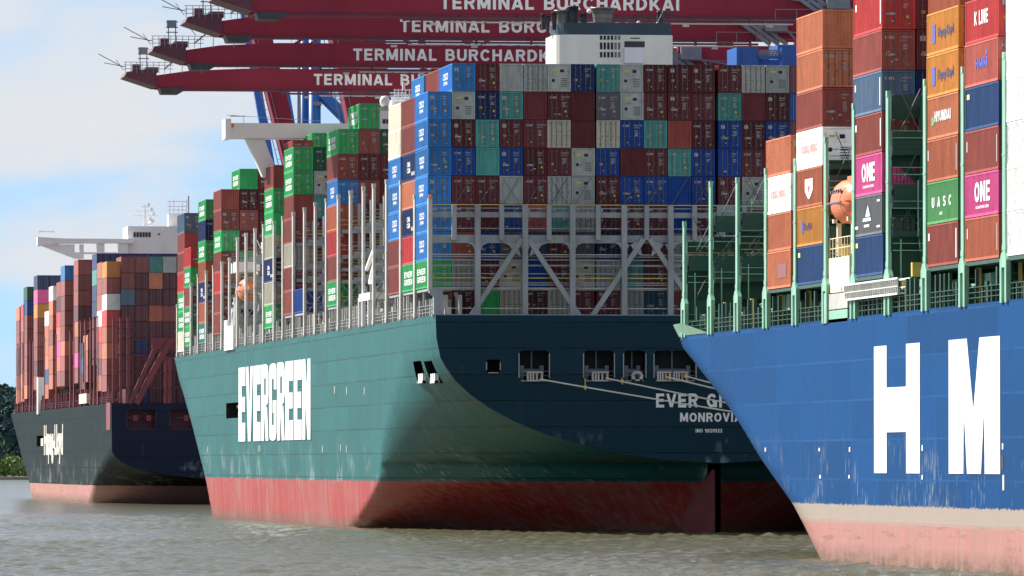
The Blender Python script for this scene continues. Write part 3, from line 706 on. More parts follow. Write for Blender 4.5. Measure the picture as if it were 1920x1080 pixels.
FILL = []      # everything beyond the 300 individuals
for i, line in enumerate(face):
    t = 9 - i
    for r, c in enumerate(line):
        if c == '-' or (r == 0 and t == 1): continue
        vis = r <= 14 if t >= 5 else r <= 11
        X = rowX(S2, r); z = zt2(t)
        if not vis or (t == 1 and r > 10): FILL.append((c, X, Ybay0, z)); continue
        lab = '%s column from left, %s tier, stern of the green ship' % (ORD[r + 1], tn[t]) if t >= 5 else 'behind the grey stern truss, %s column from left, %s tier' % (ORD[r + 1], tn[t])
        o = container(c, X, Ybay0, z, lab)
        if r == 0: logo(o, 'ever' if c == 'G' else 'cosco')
        if r == 1 and t == 9: logo(o, 'cosco')
o = None
def column(S, Yn, row, top_t, codes, where, doors=False, logos=None, zfun=zt2, gaps=True, h=CH, pitch=None):
    for k, c in enumerate(codes):
        if c == '-': continue
        z = zfun(top_t - k) if not callable(pitch) else pitch(k)
        pos = 'topmost' if k == 0 else ('lowest seen' if k == len(codes) - 1 else ORD[k + 1] + ' from top')
        lab = where if len(codes) == 1 else '%s, %s, %s' % (pos, 'port stack' if row == 0 else ORD[row + 1] + ' stack inward', where)
        o = container(c, rowX(S, row, gaps), Yn, z, lab, doors, h)
        if logos and logos.get(k): logo(o, logos[k])
Yb1, Yb2_ = Yat(777.8, S2.X), Yat(751.2, S2.X)
column(S2, Yb1, 0, 8, 'KKNON RG'.replace(' ', ''), 'second bay from the green stern', False, {2: 'cma', 4: 'cma', 6: 'ever'})
column(S2, Yb2_, 0, 8, 'EEBBBKK', 'third bay from the green stern', False, {2: 'cosco', 3: 'cosco', 4: 'cosco'})
column(S2, Yb1, 1, 9, 'r', 'just left of the top left blue one on the stern stacks')
column(S2, Yb2_, 1, 9, 'B', 'at the upper left end of the stern block, beside a brown one', False, {0: 'cosco'})
Yb7, Yb11, Yb13 = Yat(632.5, S2.X), Yat(550, S2.X), Yat(512.2, S2.X)
column(S2, Yb7, 0, 8, 'GKBoRKG', 'bay left of the empty bays', True, {0: 'ever', 2: 'cosco', 6: 'ever'})
column(S2, Yb7, 1, 9, 'GKkKkkk', 'bay left of the empty bays', True, {0: 'ever'})
column(S2, Yb7, 2, 8, 'gkkkkk', 'bay left of the empty bays', True)
column(S2, Yb7, 3, 8, 'gkkkk', 'bay left of the empty bays', True)
column(S2, Yat(568, S2.X), 0, 2, 'b', 'in the low bay behind the grey posts, green ship', True)
column(S2, Yb11, 0, 8, 'GGKKCKK', 'bay with two greens over brown', True, {0: 'ever', 1: 'ever'})
column(S2, Yb11, 1, 8, 'gLTkkk', 'bay with two greens over brown', True)
column(S2, Yb11, 2, 8, 'gkkk', 'bay with two greens over brown', True)
def zfix(top):  # stacks whose top does not sit on the usual tier height
    return lambda k: top - CH - k * TP
zr13 = zat(309, S2.X, Yb13)
column(S2, Yb13, 0, 8, 'KGGCNCG', 'bay with navy between creams', True, {1: 'ever', 2: 'ever', 4: 'cma', 6: 'ever'}, pitch=zfix(zr13))
column(S2, Yb13, 1, 9, 'rGkgk', 'bay with navy between creams', True, pitch=zfix(zat(262, S2.X, Yb13)))
column(S2, Yb13, 2, 9, 'Gggk', 'bay with navy between creams', True, {0: 'ever'}, pitch=zfix(zat(248.5, S2.X, Yb13)))
column(S2, Yb13, 3, 9, 'ggL', 'bay with navy between creams', True, pitch=zfix(zat(249, S2.X, Yb13)))
Yb19 = Yat(414.5, S2.X); p19 = 2.79
def zf(top, p, hh): return lambda k: top - hh - k * p
z19 = zat(354.5, S2.X, Yb19)
column(S2, Yb19, 0, 8, 'KKGKRKK', 'bay forward of the lifeboat', True, {2: 'ever'}, h=2.74, pitch=zf(z19, p19, 2.74))
column(S2, Yb19, 1, 8, 'GkKkGkk', 'bay forward of the lifeboat', True, {0: 'ever'}, h=2.74, pitch=zf(zat(316, S2.X, Yb19), p19, 2.74))
column(S2, Yb19, 2, 8, 'kkkk', 'bay forward of the lifeboat', True, h=2.74, pitch=zf(zat(317, S2.X, Yb19), p19, 2.74))
column(S2, Yb19, 3, 8, 'kkkg', 'bay forward of the lifeboat', True, h=2.74, pitch=zf(zat(318, S2.X, Yb19), p19, 2.74))
Yb19b = Yat(401.5, S2.X)
Yb22 = Yat(385, S2.X); column(S2, Yb22, 0, 8, 'GNGoNoT', 'bay with navy below green', True, {0: 'ever', 2: 'ever', 4: 'cma', 6: 'ever'}, pitch=zf(zat(373.5, S2.X, Yb22), 2.84, 2.79), h=2.79)
column(S2, Yb22, 1, 8, 'kkg', 'bay with navy below green', True, pitch=zf(zat(374, S2.X, Yb22), 2.84, 2.79), h=2.79)
Yb24 = Yat(357.5, S2.X); column(S2, Yb24, 0, 5, 'RGKGG', 'low red-topped bow bay', True, {1: 'ever', 3: 'ever', 4: 'ever'}, pitch=zf(zat(463, S2.X, Yb24), 2.80, 2.75), h=2.75)
Yb25 = Yat(345.5, S2.X); column(S2, Yb25, 0, 7, 'SKKRGGE', 'foremost bay, green ship', True, {4: 'ever', 5: 'ever'}, pitch=zf(zat(399, S2.X, Yb25), 2.82, 2.77), h=2.77)
column(S2, Yb25, 1, 7, 'Nkk', 'foremost bay, green ship', True, pitch=zf(zat(399, S2.X, Yb25), 2.82, 2.77), h=2.77)

# ------------------------------------------------------------------ lashing bridges
def post_mesh(w, d, h, mat, name='post', foot=None):
    mb = MB(); mb.box(-w / 2, w / 2, -d / 2, d / 2, 0, h); mb.box(-w * .7, w * .7, -d * .3, d * .3, h, h + .45); mb.box(-w * .62, w * .62, -d * .55, d * .55, h * .5, h * .5 + .12); mb.box(-w * .62, w * .62, -d * .55, d * .55, .1, .5)
    if foot:
        fd, fh = foot; x = w * .8; t = .27 * fd
        mb.box(-x, x, -fd / 2, -fd / 2 + t, -fh, -1.0); mb.box(-x, x, fd / 2 - t, fd / 2, -fh, -1.0); mb.box(x * .2, x, -fd / 2 + t, fd / 2 - t, -fh, -1.0)
        mb.prism([(-fd / 2, -1.0), (fd / 2, -1.0), (fd / 2, -.5), (d / 2, 0), (-d / 2, 0), (-fd / 2, -.5)], 'x', -x, x)
    return mb.mesh(name, mat)
def lashing_bridge(root, S, Yp, z0, z1, mats, ncol=12, levels=None, dark=None, post=(.28, 1.35), foot=None, xoff=-.12, railmat=None, braces=True, x0r=0):
    mp_, mf_, mw_ = mats; X = S.X
    b = link('lashing_bridge', post_mesh(post[0], post[1], z1 - z0, mp_, 'lashing_bridge', foot), root, (X + xoff + post[0] / 2, Yp, z0))
    levels = levels or [z0 + 2.92 * k for k in range(int((z1 - z0) / 2.92) + 1)]
    fr = MB(); wk = MB(); rl = MB(); ox, oy, oz = b.location
    for k in range(1, ncol + 1):
        x = X + x0r + k * ROWP - .1 - ox
        fr.box(x - .16, x + .16, -.3, .3, 0, z1 - z0 - .6)
    xe = X + x0r + ncol * ROWP - ox
    for n_, z in enumerate(levels):
        zz = z - oz; fr.box(.3, xe, -.42, .28, zz - .42, zz - .08); wk.box(.3, xe, -.42, .42, zz - .08, zz)
        for hz in (.55, 1.05): rl.box(.2, xe, -.40, -.35, zz + hz, zz + hz + .05)
    if braces:
        for k in range(0, ncol, 1):
            x = X + x0r + k * ROWP + .3 - ox; zz = levels[k % max(1, len(levels) - 1)] - oz
            fr.bar((x, -.3, zz), (x + 2.1, -.3, zz + 2.6), .07); fr.bar((x + 2.1, -.32, zz), (x, -.32, zz + 2.6), .05)
    fr.obj('bridge_frame', mf_, b); wk.obj('walkway', mw_, b); rl.obj('railing', railmat or mf_, b)
    return b
G2 = (M['greylt'], M['grey'], M['walk'])
posts2 = [(775, 34.9), (748.5, 36.9), (722, 37.5), (697.4, 37.5), (678, 37.6), (654, 37.6), (631.3, 37.6), (609, 37.6), (588, 37.6), (567.8, 37.4), (546.9, 37.3), (527.4, 37.2), (510.6, 37.0),
          (491, 37.0), (474.8, 36.8), (458, 36.6), (441.9, 36.4), (427, 34), (412.8, 33.8), (397.3, 33.6), (383.5, 33.2), (368.5, 33), (355, 32), (342.8, 31), (329.5, 29.5)]
for i, (px, zt) in enumerate(posts2):
    nc = 3 if i < 2 else (9 if px > 500 else 6)
    lashing_bridge(ship2, S2, yy(px + 3.0, S2), 22.35, zt, G2, ncol=nc, levels=[25.2, 28.2, 29.6, 31.1, 34.0][:4 if zt < 33.9 else 5], railmat=M['yellow'] if i % 3 == 0 else M['grey'])
# pedestals and rail along the port deck edge
def edge_furniture(S, root, Ya_, Yb_, zd, htop, mat, matrail, step, seed, wall=None):
    r = random.Random(seed); mbp = MB(); mbp.box(-.14, .14, -.18, .18, 0, 1); pm = mbp.mesh('stanchion', mat)
    y = Ya_
    while y < Yb_:
        i = S.ins(y, zd); hh = r.choice([1, 1, 1, .7, .45]) * htop
        o = link('stanchion', pm, root, (S.X + i + .25, y, zd - .3)); o.scale = (r.uniform(.7, 1.2), r.uniform(.6, 1.3), hh + .3); y += step * r.uniform(.7, 1.4)
    rl = MB(); y = Ya_; last = None
    while y < Yb_:
        p = (S.X + S.ins(y, zd) + .1, y)
        if last:
            for hz in (.4, .75, 1.1): rl.bar((last[0], last[1], zd + hz), (p[0], p[1], zd + hz), .035)
        rl.box(p[0] - .03, p[0] + .03, y - .03, y + .03, zd - .1, zd + 1.1); last = p; y += 2.0
    rl.obj('deck_railing', matrail, root)
    jk = MB()                                    # vents, bollards, pipes, boxes along the side deck
    y = Ya_
    while y < Yb_:
        i = S.ins(y, zd) + r.uniform(.9, 2.2); w, d, h_ = r.uniform(.3, .9), r.uniform(.4, 1.6), r.uniform(.5, htop * .9)
        k = r.random()
        if k < .55: jk.box(S.X + i, S.X + i + w, y, y + d, zd - .3, zd + h_)
        elif k < .8: jk.bar((S.X + i, y, zd - .3), (S.X + i, y, zd + h_), .14, n=8)
        else: jk.bar((S.X + i, y, zd + h_), (S.X + i, y + r.uniform(2, 6), zd + h_), .1, n=6)
        y += r.uniform(.8, 2.6)
    jk.obj('deck_fittings', mat, root)
    w = MB(); y = Ya_                              # hatch coaming: a long wall inboard
    while y < Yb_:
        i = max(S.ins(y, zd), S.ins(min(y + 12, Yb_), zd)) + 2.6; w.box(S.X + i, S.X + i + .3, y, y + 11.5, zd - .3, zd + htop * .85); y += 13
    w.obj('hatch_coaming', wall or matrail, root)
edge_furniture(S2, ship2, Y2 + 1, Yat(333, S2.X), 22.35, 2.5, M['greylt'], M['grey'], 2.3, 3)
# hatch pontoons the containers rest on
for yb in [Ybay0, Yb1, Yb2_, Yb7, Yb11, Yb13, Yb19, Yb22, Yb24, Yb25, Yat(568, S2.X)]:
    MB().box(S2.X + .1, S2.X + 3 * ROWP, yb, yb + CL, zt2(2) - .34, zt2(2) - .05).obj('container_pedestal', M['grey'], ship2)

# --- stern truss of the green ship, standing on the transom deck
Yt = Y2 + 1.0
def pt(px, py, Y=Yt): return PXY(px, py, Y)
tr = link('stern_truss', MB().box(0, 60, .0, 1.0, -.1, .12).mesh('truss_sill', M['grey']), ship2, (S2.X, Yt - .2, 22.35))
def tpart(name, mb, mat): 
    o = mb.obj(name, mat, tr); o.matrix_parent_inverse = Matrix.Translation(-tr.location); return o
zb_ = 22.35
short, full = [852, 941, 1030, 1122, 1213, 1303], [896, 985, 1074, 1171, 1258]
for px in full + [1350 + 90 * k for k in range(0, 6)]:
    x = Xat(px, Yt); tpart('post', MB().box(x - .28, x + .28, Yt - .1, Yt + .6, zb_, pt(px, 384)[2]), M['grey'])
for px in short + [1396 + 90 * k for k in range(0, 5)]:
    x = Xat(px, Yt); tpart('post', MB().box(x - .24, x + .24, Yt, Yt + .5, pt(px, 450)[2], pt(px, 384)[2]), M['grey'])
xl, xr = Xat(805, Yt), S2.X + 59.5
tpart('post', MB().box(xl - .12, xl + .3, Yt - .1, Yt + .8, pt(805, 543)[2], pt(805, 372)[2]), M['greylt'])
tpart('warning_lamp', MB().lathe((xl + .1, Yt, pt(805, 372)[2]), [(.2, 0), (.2, .35), (0, .4)], 8), M['orange'])
for (a, b, d, nm) in ((397, 407, .45, 'beam'), (440, 455, .7, 'beam')):
    tpart(nm, MB().box(xl + .3, xr, Yt + .62, Yt + .62 + d, pt(900, b)[2], pt(900, a)[2]), M['grey'])
for py, mt_ in ((383.5, 'yellow'), (428, 'grey'), (390, 'grey'), (477, 'greylt'), (481, 'grey'), (487, 'grey'), (521, 'yellow'), (530, 'grey'), (534, 'grey'), (540, 'greylt'), (578, 'greylt'), (513, 'grey')):
    z = pt(1000, py)[2]; tpart('rail', MB().box(xl + .3, xr, Yt + .65, Yt + .72, z - .05, z + .05), M[mt_])
for py in (496, 541): z = pt(1000, py)[2]; tpart('walkway', MB().box(xl + .3, xr, Yt + .75, Yt + 1.6, z - .16, z), M['grey'])
for cx in (985, 1213, 1441):
    for sgn, ex in ((-1, 103), (1, 103)):
        a = Vector(pt(cx + sgn * 6, 448)); b = Vector(pt(cx + sgn * ex, 594)); a.y = b.y = Yt + .25
        tpart('brace', MB().bar(a, b, .36), M['grey'])
    for sgn in (-1, 1):
        x = Xat(cx + sgn * 14, Yt); zz = pt(cx, 455)[2]
        tpart('gusset', MB().prism([(x, zz), (x + sgn * 1.6, zz), (x + sgn * .9, zz - .25), (x + sgn * .5, zz - .9), (x - sgn * .3, zz - 1.4)], 'y', Yt + .1, Yt + .5), M['grey'])
for px in full:
    for sgn in (-1, 1):
        x = Xat(px, Yt) + sgn * .28; zz = pt(px, 455)[2]
        tpart('gusset', MB().prism([(x, zz), (x + sgn * .8, zz), (x + sgn * .25, zz - .25), (x, zz - .8)], 'y', Yt + .1, Yt + .45), M['grey'])
# lashing rods on the lowest exposed tier
lr = MB()
for r in range(0, 24):
    x = rowX(S2, r); z0 = pt(900, 386)[2]
    lr.bar((x + .15, Ybay0 - .25, z0), (x + 2.0, Ybay0 - .08, z0 + 3.0), .045); 
    if r % 2: lr.bar((x + 2.3, Ybay0 - .27, z0), (x + .4, Ybay0 - .1, z0 + 2.9), .035)
    z1 = pt(900, 452)[2]; lr.bar((x + .2, Ybay0 - .25, z1), (x + 2.0, Ybay0 - .1, z1 + 2.4), .035); lr.bar((x + 2.2, Ybay0 - .25, z1), (x + .4, Ybay0 - .1, z1 + 2.4), .03)
tpart('lashing_rods', lr, M['rod'])
# corner bracket at the port quarter
p0, p1 = pt(805, 542), pt(830, 592)
tpart('corner_bracket', MB().prism([(p0[0], p0[2]), (p1[0], p0[2]), (p1[0], zb_), (Xat(813, Yt), zb_), (Xat(813, Yt), pt(812, 556)[2]), (p0[0], pt(805, 549)[2])], 'y', Yt - .15, Yt + .9), M['grey'])

# --- funnel
Yf = Y2 + 42; fx0, fx1 = Xat(1041, Yf), Xat(1262, Yf)
zf0, zf1, zf2 = 24, zat(64, fx0, Yf), zat(41, fx0, Yf)
fun = link('funnel', None, ship2); fun = fun
def rounded(x0, x1, y0, y1, r, z0, z1, mb, mi=0, seg=6):
    p = []
    for cx_, cy_, a0 in ((x1 - r, y1 - r, 0), (x0 + r, y1 - r, 90), (x0 + r, y0 + r, 180), (x1 - .3, y0 + .3, 270)):
        rr2 = r if a0 != 270 else .3
        for k in range(seg + 1): t = rad(a0 + 90 * k / seg); p.append((cx_ + rr2 * math.cos(t), cy_ + rr2 * math.sin(t)))
    mb.prism(p, 'z', z0, z1, mi); return mb
rounded(fx0, fx1, Yf, Yf + 10, 1.9, zf0, zf1, MB()).obj('casing', M['stained'], fun)
rounded(fx0 + .5, fx1 - .15, Yf + .1, Yf + 9.8, 1.8, zf1, zf2, MB()).obj('dark_band', M['navy'], fun)
def fp(px, py): X = Xat(px, Yf); return X, zat(py, X, Yf)
for j, (a, b) in enumerate(((66, 74), (79, 92), (97, 107))):
    for i in range(6):
        x0, z1 = fp(1125 + i * 6.8, a); _, z0 = fp(1125, b); col_ = M['black'] if i < 4 else M['steel']
        MB().box(x0, x0 + .26, Yf - .03, Yf + .03, z0, z1).obj('louvre', col_, fun)
xa, za = fp(1171, 88); xb, zb2 = fp(1209, 77); MB().box(xa, xb, Yf - .05, Yf + .02, za, zb2).obj('exhaust_vent', M['soot'], fun)
xa, za = fp(1170, 118); xb, zb2 = fp(1205, 89); MB().box(xa, xb, Yf - .6, Yf, za, zb2).obj('vent_housing', M['white'], fun)
xa, za = fp(1182, 72); xb, zb2 = fp(1200, 70); MB().box(xa, xb, Yf - .04, Yf + .01, za, zb2).obj('exhaust_vent', M['soot'], fun)
for (px, wpx, pyt, pyb, mt_, flare) in ((1137, 38, 11, 43, 'pipe', 1.15), (1067, 28, 14, 43, 'pipe', 1.2), (1084, 18, 7, 43, 'soot', 1.1), (1101, 12, 22, 43, 'soot', 1), (1048, 10, 18, 43, 'soot', 1), (1026, 11, 23, 43, 'soot', 1), (1245, 12, 18, 46, 'soot', 1), (1036, 8, 25, 43, 'soot', 1)):
    x, z1 = fp(px, pyt); _, z0 = fp(px, pyb); r_ = wpx / 2 / 17.2; hh = z1 - z0
    MB().lathe((x, Yf + 3 + (px % 3), z0), [(r_ * .8, -.5), (r_, hh * .55), (r_ * flare, hh * .93), (r_ * flare * 1.06, hh * .93), (r_ * flare * 1.06, hh), (r_ * .8, hh), (r_ * .8, hh - .5), (0, hh - .6)], 16).obj('exhaust_pipe', M[mt_], fun, True)
dm = MB()
for px, py, r_ in ((1107, 20, .28), (1200, 41, .22), (1235, 42, .15)):
    x, z = fp(px, py); dm.lathe((x, Yf + 1, z), [(0, -r_), (r_ * .7, -r_ * .7), (r_, 0), (r_ * .7, r_ * .7), (0, r_)], 10)
dm.obj('funnel_light', M['white'], fun)
rl = MB(); 
for px in range(1150, 1256, 12):
    x, z = fp(px, 42); rl.bar((x, Yf + .4, z), (x, Yf + .4, z + 1.1), .03)
for hz in (.55, 1.1): x, z = fp(1040, 42); rl.bar((x, Yf + .4, z + hz), (fx1 - .3, Yf + .4, z + hz), .03)
x, z = fp(1242, 40); rl.bar((x, Yf + 2, z), (x + .6, Yf + 2, z + 1.2), .35); rl.bar((x + .3, Yf + 2, z + .6), (x + 1.9, Yf + 2, z + 1.3), .16)
rl.obj('funnel_railing', M['soot'], fun)

# --- bridge house of the green ship
Yh = Yat(500, S2.X) ; 
def hp(px, py, Y=None): Y = Y or Yh; X = Xat(px, Y); return X, zat(py, X, Y)
x0, z1 = hp(425, 229.5); _, z0 = hp(425, 258)
house = link('bridge_house', MB().box(hp(711, 200)[0], S2.X + 50, Yh, Yh + 12, 22.2, hp(711, 200)[1]).mesh('bridge_house', M['white']), ship2)
w_ = MB(); w_.box(x0, S2.X + 60, Yh + 1, Yh + 5, z0, z1); w_.box(x0 - .15, x0 + .6, Yh + .5, Yh + 5.4, z0 - .1, z1 + .5); w_.obj('bridge_wing', M['white'], house)
rl = MB(); a, b = hp(432, 217), hp(461, 217); rl.bar((a[0], Yh + 1, a[1]), (b[0], Yh + 1, b[1]), .09); rl.bar((b[0] - .2, Yh + 1, b[1]), (b[0] - .2, Yh + 1, z1), .05); rl.bar((x0, Yh + 1, z1 + 1.0), (x0 + 12, Yh + 1, z1 + .3), .04); rl.obj('wing_antenna', M['greylt'], house)
a = hp(436, 234.5); MB().lathe((a[0], Yh + .95, a[1]), [(.0, -.06), (.28, -.06), (.28, .0), (.15, .0)], 12, 'y').obj('life_ring', M['orange'], house)
ps = [hp(*q) for q in ((462, 258), (497, 258), (507, 286), (516, 306), (499, 332), (494, 330), (482, 300))]
MB().prism(ps, 'y', Yh + 1.4, Yh + 3.5).obj('wing_bracket', M['white'], house)
for px in (712, 722.5):
    a, b = hp(px + 5.5, 231.5), hp(px + 14, 222); 
a, b = hp(717, 231.5), hp(723, 223); MB().box(a[0], b[0], Yh - .03, Yh + .02, a[1], b[1]).obj('window', M['glass'], house)
a, b = hp(724, 231.5), hp(730, 223); MB().box(a[0], b[0], Yh - .03, Yh + .02, a[1], b[1]).obj('window', M['glass'], house)
a, b = hp(713, 207), hp(731, 200); MB().box(a[0], b[0], Yh - .02, Yh + 2, a[1], b[1]).obj('radar_pedestal', M['greylt'], house)
x, z = hp(723, 189); MB().lathe((x, Yh + 1, z), [(0, .72), (.4, .62), (.62, .3), (.66, 0), (.6, -.4), (.45, -.65), (0, -.7)], 18).obj('radar_dome', M['white'], house, True)
m_ = MB()
for py in (167, 176, 184, 193):
    a, b = hp(742, py), hp(778, py); m_.bar((a[0], Yh + 2, a[1]), (b[0], Yh + 2, b[1]), .09)
for px in (743, 750, 757, 764, 771):
    a, b = hp(px, 200), hp(px, 165); m_.bar((a[0], Yh + 2, a[1]), (b[0], Yh + 2, b[1]), .08)
a, b = hp(738, 205), hp(780, 186); m_.box(a[0], b[0], Yh + 2.2, Yh + 6, a[1], b[1]); m_.bar((hp(760, 166)[0], Yh + 2, hp(760, 166)[1]), (hp(760, 156)[0], Yh + 2, hp(760, 152)[1]), .25)
m_.obj('mast_platform', M['white'], house)
# white stair tower and davits amidships, second one further aft
def box_px(S, root, name, mat, pa, pb, pya, pyb, inb=.4, dep=1.2, par=None):
    ya, yb = Yat(pb, S.X), Yat(pa, S.X); z0, z1 = zat(pyb, S.X, ya), zat(pya, S.X, ya)
    return MB().box(S.X + inb, S.X + inb + dep, ya, yb, z0, z1).obj(name, mat, root)
box_px(S2, ship2, 'pilot_ladder_house', M['white'], 424, 441, 610, 655, -.3, 1.2)
box_px(S2, ship2, 'pilot_ladder_house', M['white'], 424, 430, 600, 612, -.3, 1.2)
box_px(S2, ship2, 'davit', M['white'], 424, 441, 490, 509, .4, 2.5)
box_px(S2, ship2, 'davit', M['white'], 677, 697, 548, 562, -.25, 2.0)
dv = MB()
for pa in (677, 684, 695): ya = yy(pa, S2); dv.box(S2.X - .3, S2.X + .1, ya, ya + .5, zb_, 25.6)
for pa, pb, q, r_ in ((684, 697, 505, 470), (690, 697, 530, 500)): dv.bar((S2.X + .2, yy(pa, S2), zat(q, S2.X, yy(pa, S2))), (S2.X + .2, yy(pb, S2), zat(r_, S2.X, yy(pb, S2))), .25)
for k in range(5): ya = yy(427 + k * 3, S2); dv.bar((S2.X, ya, 25), (S2.X + 1, ya + 6, 27.5 + k), .12)
dv.obj('davit_arm', M['white'], ship2)
# rescue deck clutter round the white house behind the posts
cl = MB(); rr3 = random.Random(4)
for k in range(46):
    px = rr3.uniform(449, 492); ya = yy(px, S2); x = S2.X + rr3.uniform(1.5, 5); z = rr3.uniform(24.5, 36)
    if rr3.random() < .5: cl.box(x, x + rr3.uniform(.4, 1.6), ya, ya + 1.0, z, z + rr3.uniform(.2, 1.5))
    else: cl.bar((x, ya, z), (x + rr3.uniform(-1, 1), ya + rr3.uniform(-3, 3), z + rr3.uniform(1, 3)), .09)
cl.obj('lifeboat_deck_gear', M['white'], ship2)

def lifeboat(loc, L_, r_, label, mat=None):
    root = empty('lifeboat', loc); mb = MB(); prof = []
    n = 12
    for i in range(n + 1):
        t = i / n; y = (t - .5) * L_; prof.append((r_ * (1 - abs(2 * t - 1) ** 2.6) ** .5 + .01, y))
    mb.lathe((0, 0, 0), prof, 16, 'y')
    mb.v = [(x * .82, y, z * 1.0 + (.12 * r_ if z > .4 * r_ else 0)) for x, y, z in mb.v]
    o = mb.obj('hull', M['orange'], root, True); MB().box(-r_ * .35, r_ * .35, -L_ * .42, -L_ * .18, r_ * .7, r_ * 1.2).obj('canopy_hatch', M['orange'], root)
    MB().lathe((0, 0, 0), [(r_ * .835, -L_ * .3), (r_ * .86, -L_ * .3)], 16, 'y').obj('hook_band', M['steel'], root)
    wn_ = MB()
    for k in range(5):
        for sx in (-1, 1): wn_.box(min(sx * r_ * .70, sx * r_ * .76), max(sx * r_ * .70, sx * r_ * .76), -L_ * .25 + k * L_ * .11, -L_ * .25 + k * L_ * .11 + .45, r_ * .42, r_ * .6)
    wn_.obj('window_strip', M['glass'], root)['kind'] = 'stuff'
    fd = MB(); 
    for sx in (-1, 1): fd.bar((sx * r_ * .83, -L_ * .34, -.02), (sx * r_ * .83, L_ * .34, -.02), .07)
    fd.bar((-r_ * .7, -L_ * .42, -.02), (r_ * .7, -L_ * .42, -.02), .06); fd.obj('rubbing_strake', M['steel'], root)
    return tag(root, label, 'lifeboat', 'orange lifeboats')
yl = yy(450, S2); lifeboat((S2.X + 1.0, yl + 1, zat(545, S2.X, yl)), 9, 1.45, 'orange lifeboat hanging behind the grey posts of the green ship, beside white gear')

# ------------------------------------------------------------------ the blue ship (right)
S3 = Ship(95.8, 61.0, 17.75, 330.0)
S3.it = None; S3.ts = None
S3.bow([(18.6, 1268), (17.7, 1276), (16.8, 1282), (15.3, 1307), (13.0, 1345), (11.3, 1373), (9.8, 1395), (7.9, 1421), (7.1, 1433), (3.9, 1488), (2.3, 1509), (0, 1537), (-2, 1552)], Lb=62, lead=11)
ship3 = tag(empty('container_ship', (S3.X + 30, 520, 0)), 'blue hulled container ship at right, big white letters and green deck posts', 'ship', 'container ships moored along the quay')
HM3 = hull_mat('blue_hull', (0.004, 0.055, 0.175), (0.42, 0.20, 0.18), 4.05, band=1.2, bandcol=(0.31, 0.28, 0.24), fade=0.10, rough=0.6, spec=.05, scuff=(0.32, 0.34, 0.34), seam=2.9, seam_dark=False)
Yb3 = Yat(1276, S3.X)
S3.build('hull', HM3, lin(330, 560, 24) + lin(560, Yb3 + 62, 90), lin(-2, 17.75, 44), [], ship3)
Ya_, Yb_ = yy(1640, S3), yy(1725.5, S3); z0, z1 = zat(887, S3.X, Ya_), zat(650, S3.X, Ya_)
letters_block('H', ship3, S3.X, Ya_, Yb_, z0, z1, 0, M['letter'], GL)
Ya_, Yb_ = yy(1780, S3), yy(1876, S3); letters_block('M', ship3, S3.X, Ya_, Yb_, z0, z1, 0, M['letter'], GL)
w_ = Ya_ - Yb_; gap_ = yy(1725.5, S3) - Ya_; letters_block('M', ship3, S3.X, Yb_ - gap_, Yb_ - gap_ - w_, z0, z1, 0, M['letter'], GL)
# green bow bulwark
bw = MB(); ysb = lin(Yat(1330, S3.X), Yb3 + 61, 30)
for a, b in zip(ysb, ysb[1:]):
    ia, ib = S3.ins(a, 17.75), S3.ins(b, 17.75); ha = 17.75 + 1.0 * min(1, max(0, (a - ysb[0]) / 12)); hb = 17.75 + 1.0 * min(1, max(0, (b - ysb[0]) / 12))
    for sgn in (0, 1):
        xa, xb = (S3.X + ia - .05, S3.X + ib - .05) if sgn == 0 else (S3.X + S3.B - ia, S3.X + S3.B - ib)
        bw.quad((xa, a, 17.75), (xa - .5 * (1 - 2 * sgn) * (ha - 17.75), a, ha), (xb - .5 * (1 - 2 * sgn) * (hb - 17.75), b, hb), (xb, b, 17.75))
bw.obj('bow_bulwark', M['green'], ship3)
# draught and tug marks, small fittings on the side
mk = MB()
for px, py, w, h in ((1538, 843, .2, .25), (1595, 843, .2, .35), (1540, 894, .25, .25), (1594, 894, .2, .25), (1731, 840, .15, .4), (1731, 895, .15, .3), (1882, 837, .15, .4), (1437, 843, .2, .3)):
    y = Yat(px, S3.X); z = zat(py, S3.X, y); i = S3.ins(y, z); mk.box(S3.X + i - .05, S3.X + i - .004, y, y + w * 2.6, z - h / 2, z + h / 2)
for (px, py, h) in ((1883, 905, 1.0),): y = Yat(px, S3.X); z = zat(py, S3.X, y); mk.box(S3.X - .05, S3.X - .004, y - .1, y + .4, z - h / 2, z + h / 2)
mk.obj('hull_mark', M['letter'], ship3)
y = yy(1881, S3); z = zat(866, S3.X, y); MB().box(S3.X - .03, S3.X - .003, y - .2, y + .6, z - .5, z + .4).obj('mooring_recess', M['black'], ship3)
mk = MB()                                       # weathered draught-mark ticks on the green hull
for px, py in ((389, 843), (484, 841), (487, 841), (604, 842), (638, 840), (649, 842), (628, 731), (651, 733), (684, 733)):
    y = Yat(px, S2.X); z = zat(py, S2.X, y); mk.box(S2.X + S2.ins(y, z) - .04, S2.X + S2.ins(y, z) - .004, y, y + .5, z - .4, z + .4)
mk.obj('hull_mark', M['letter_old'], ship2)

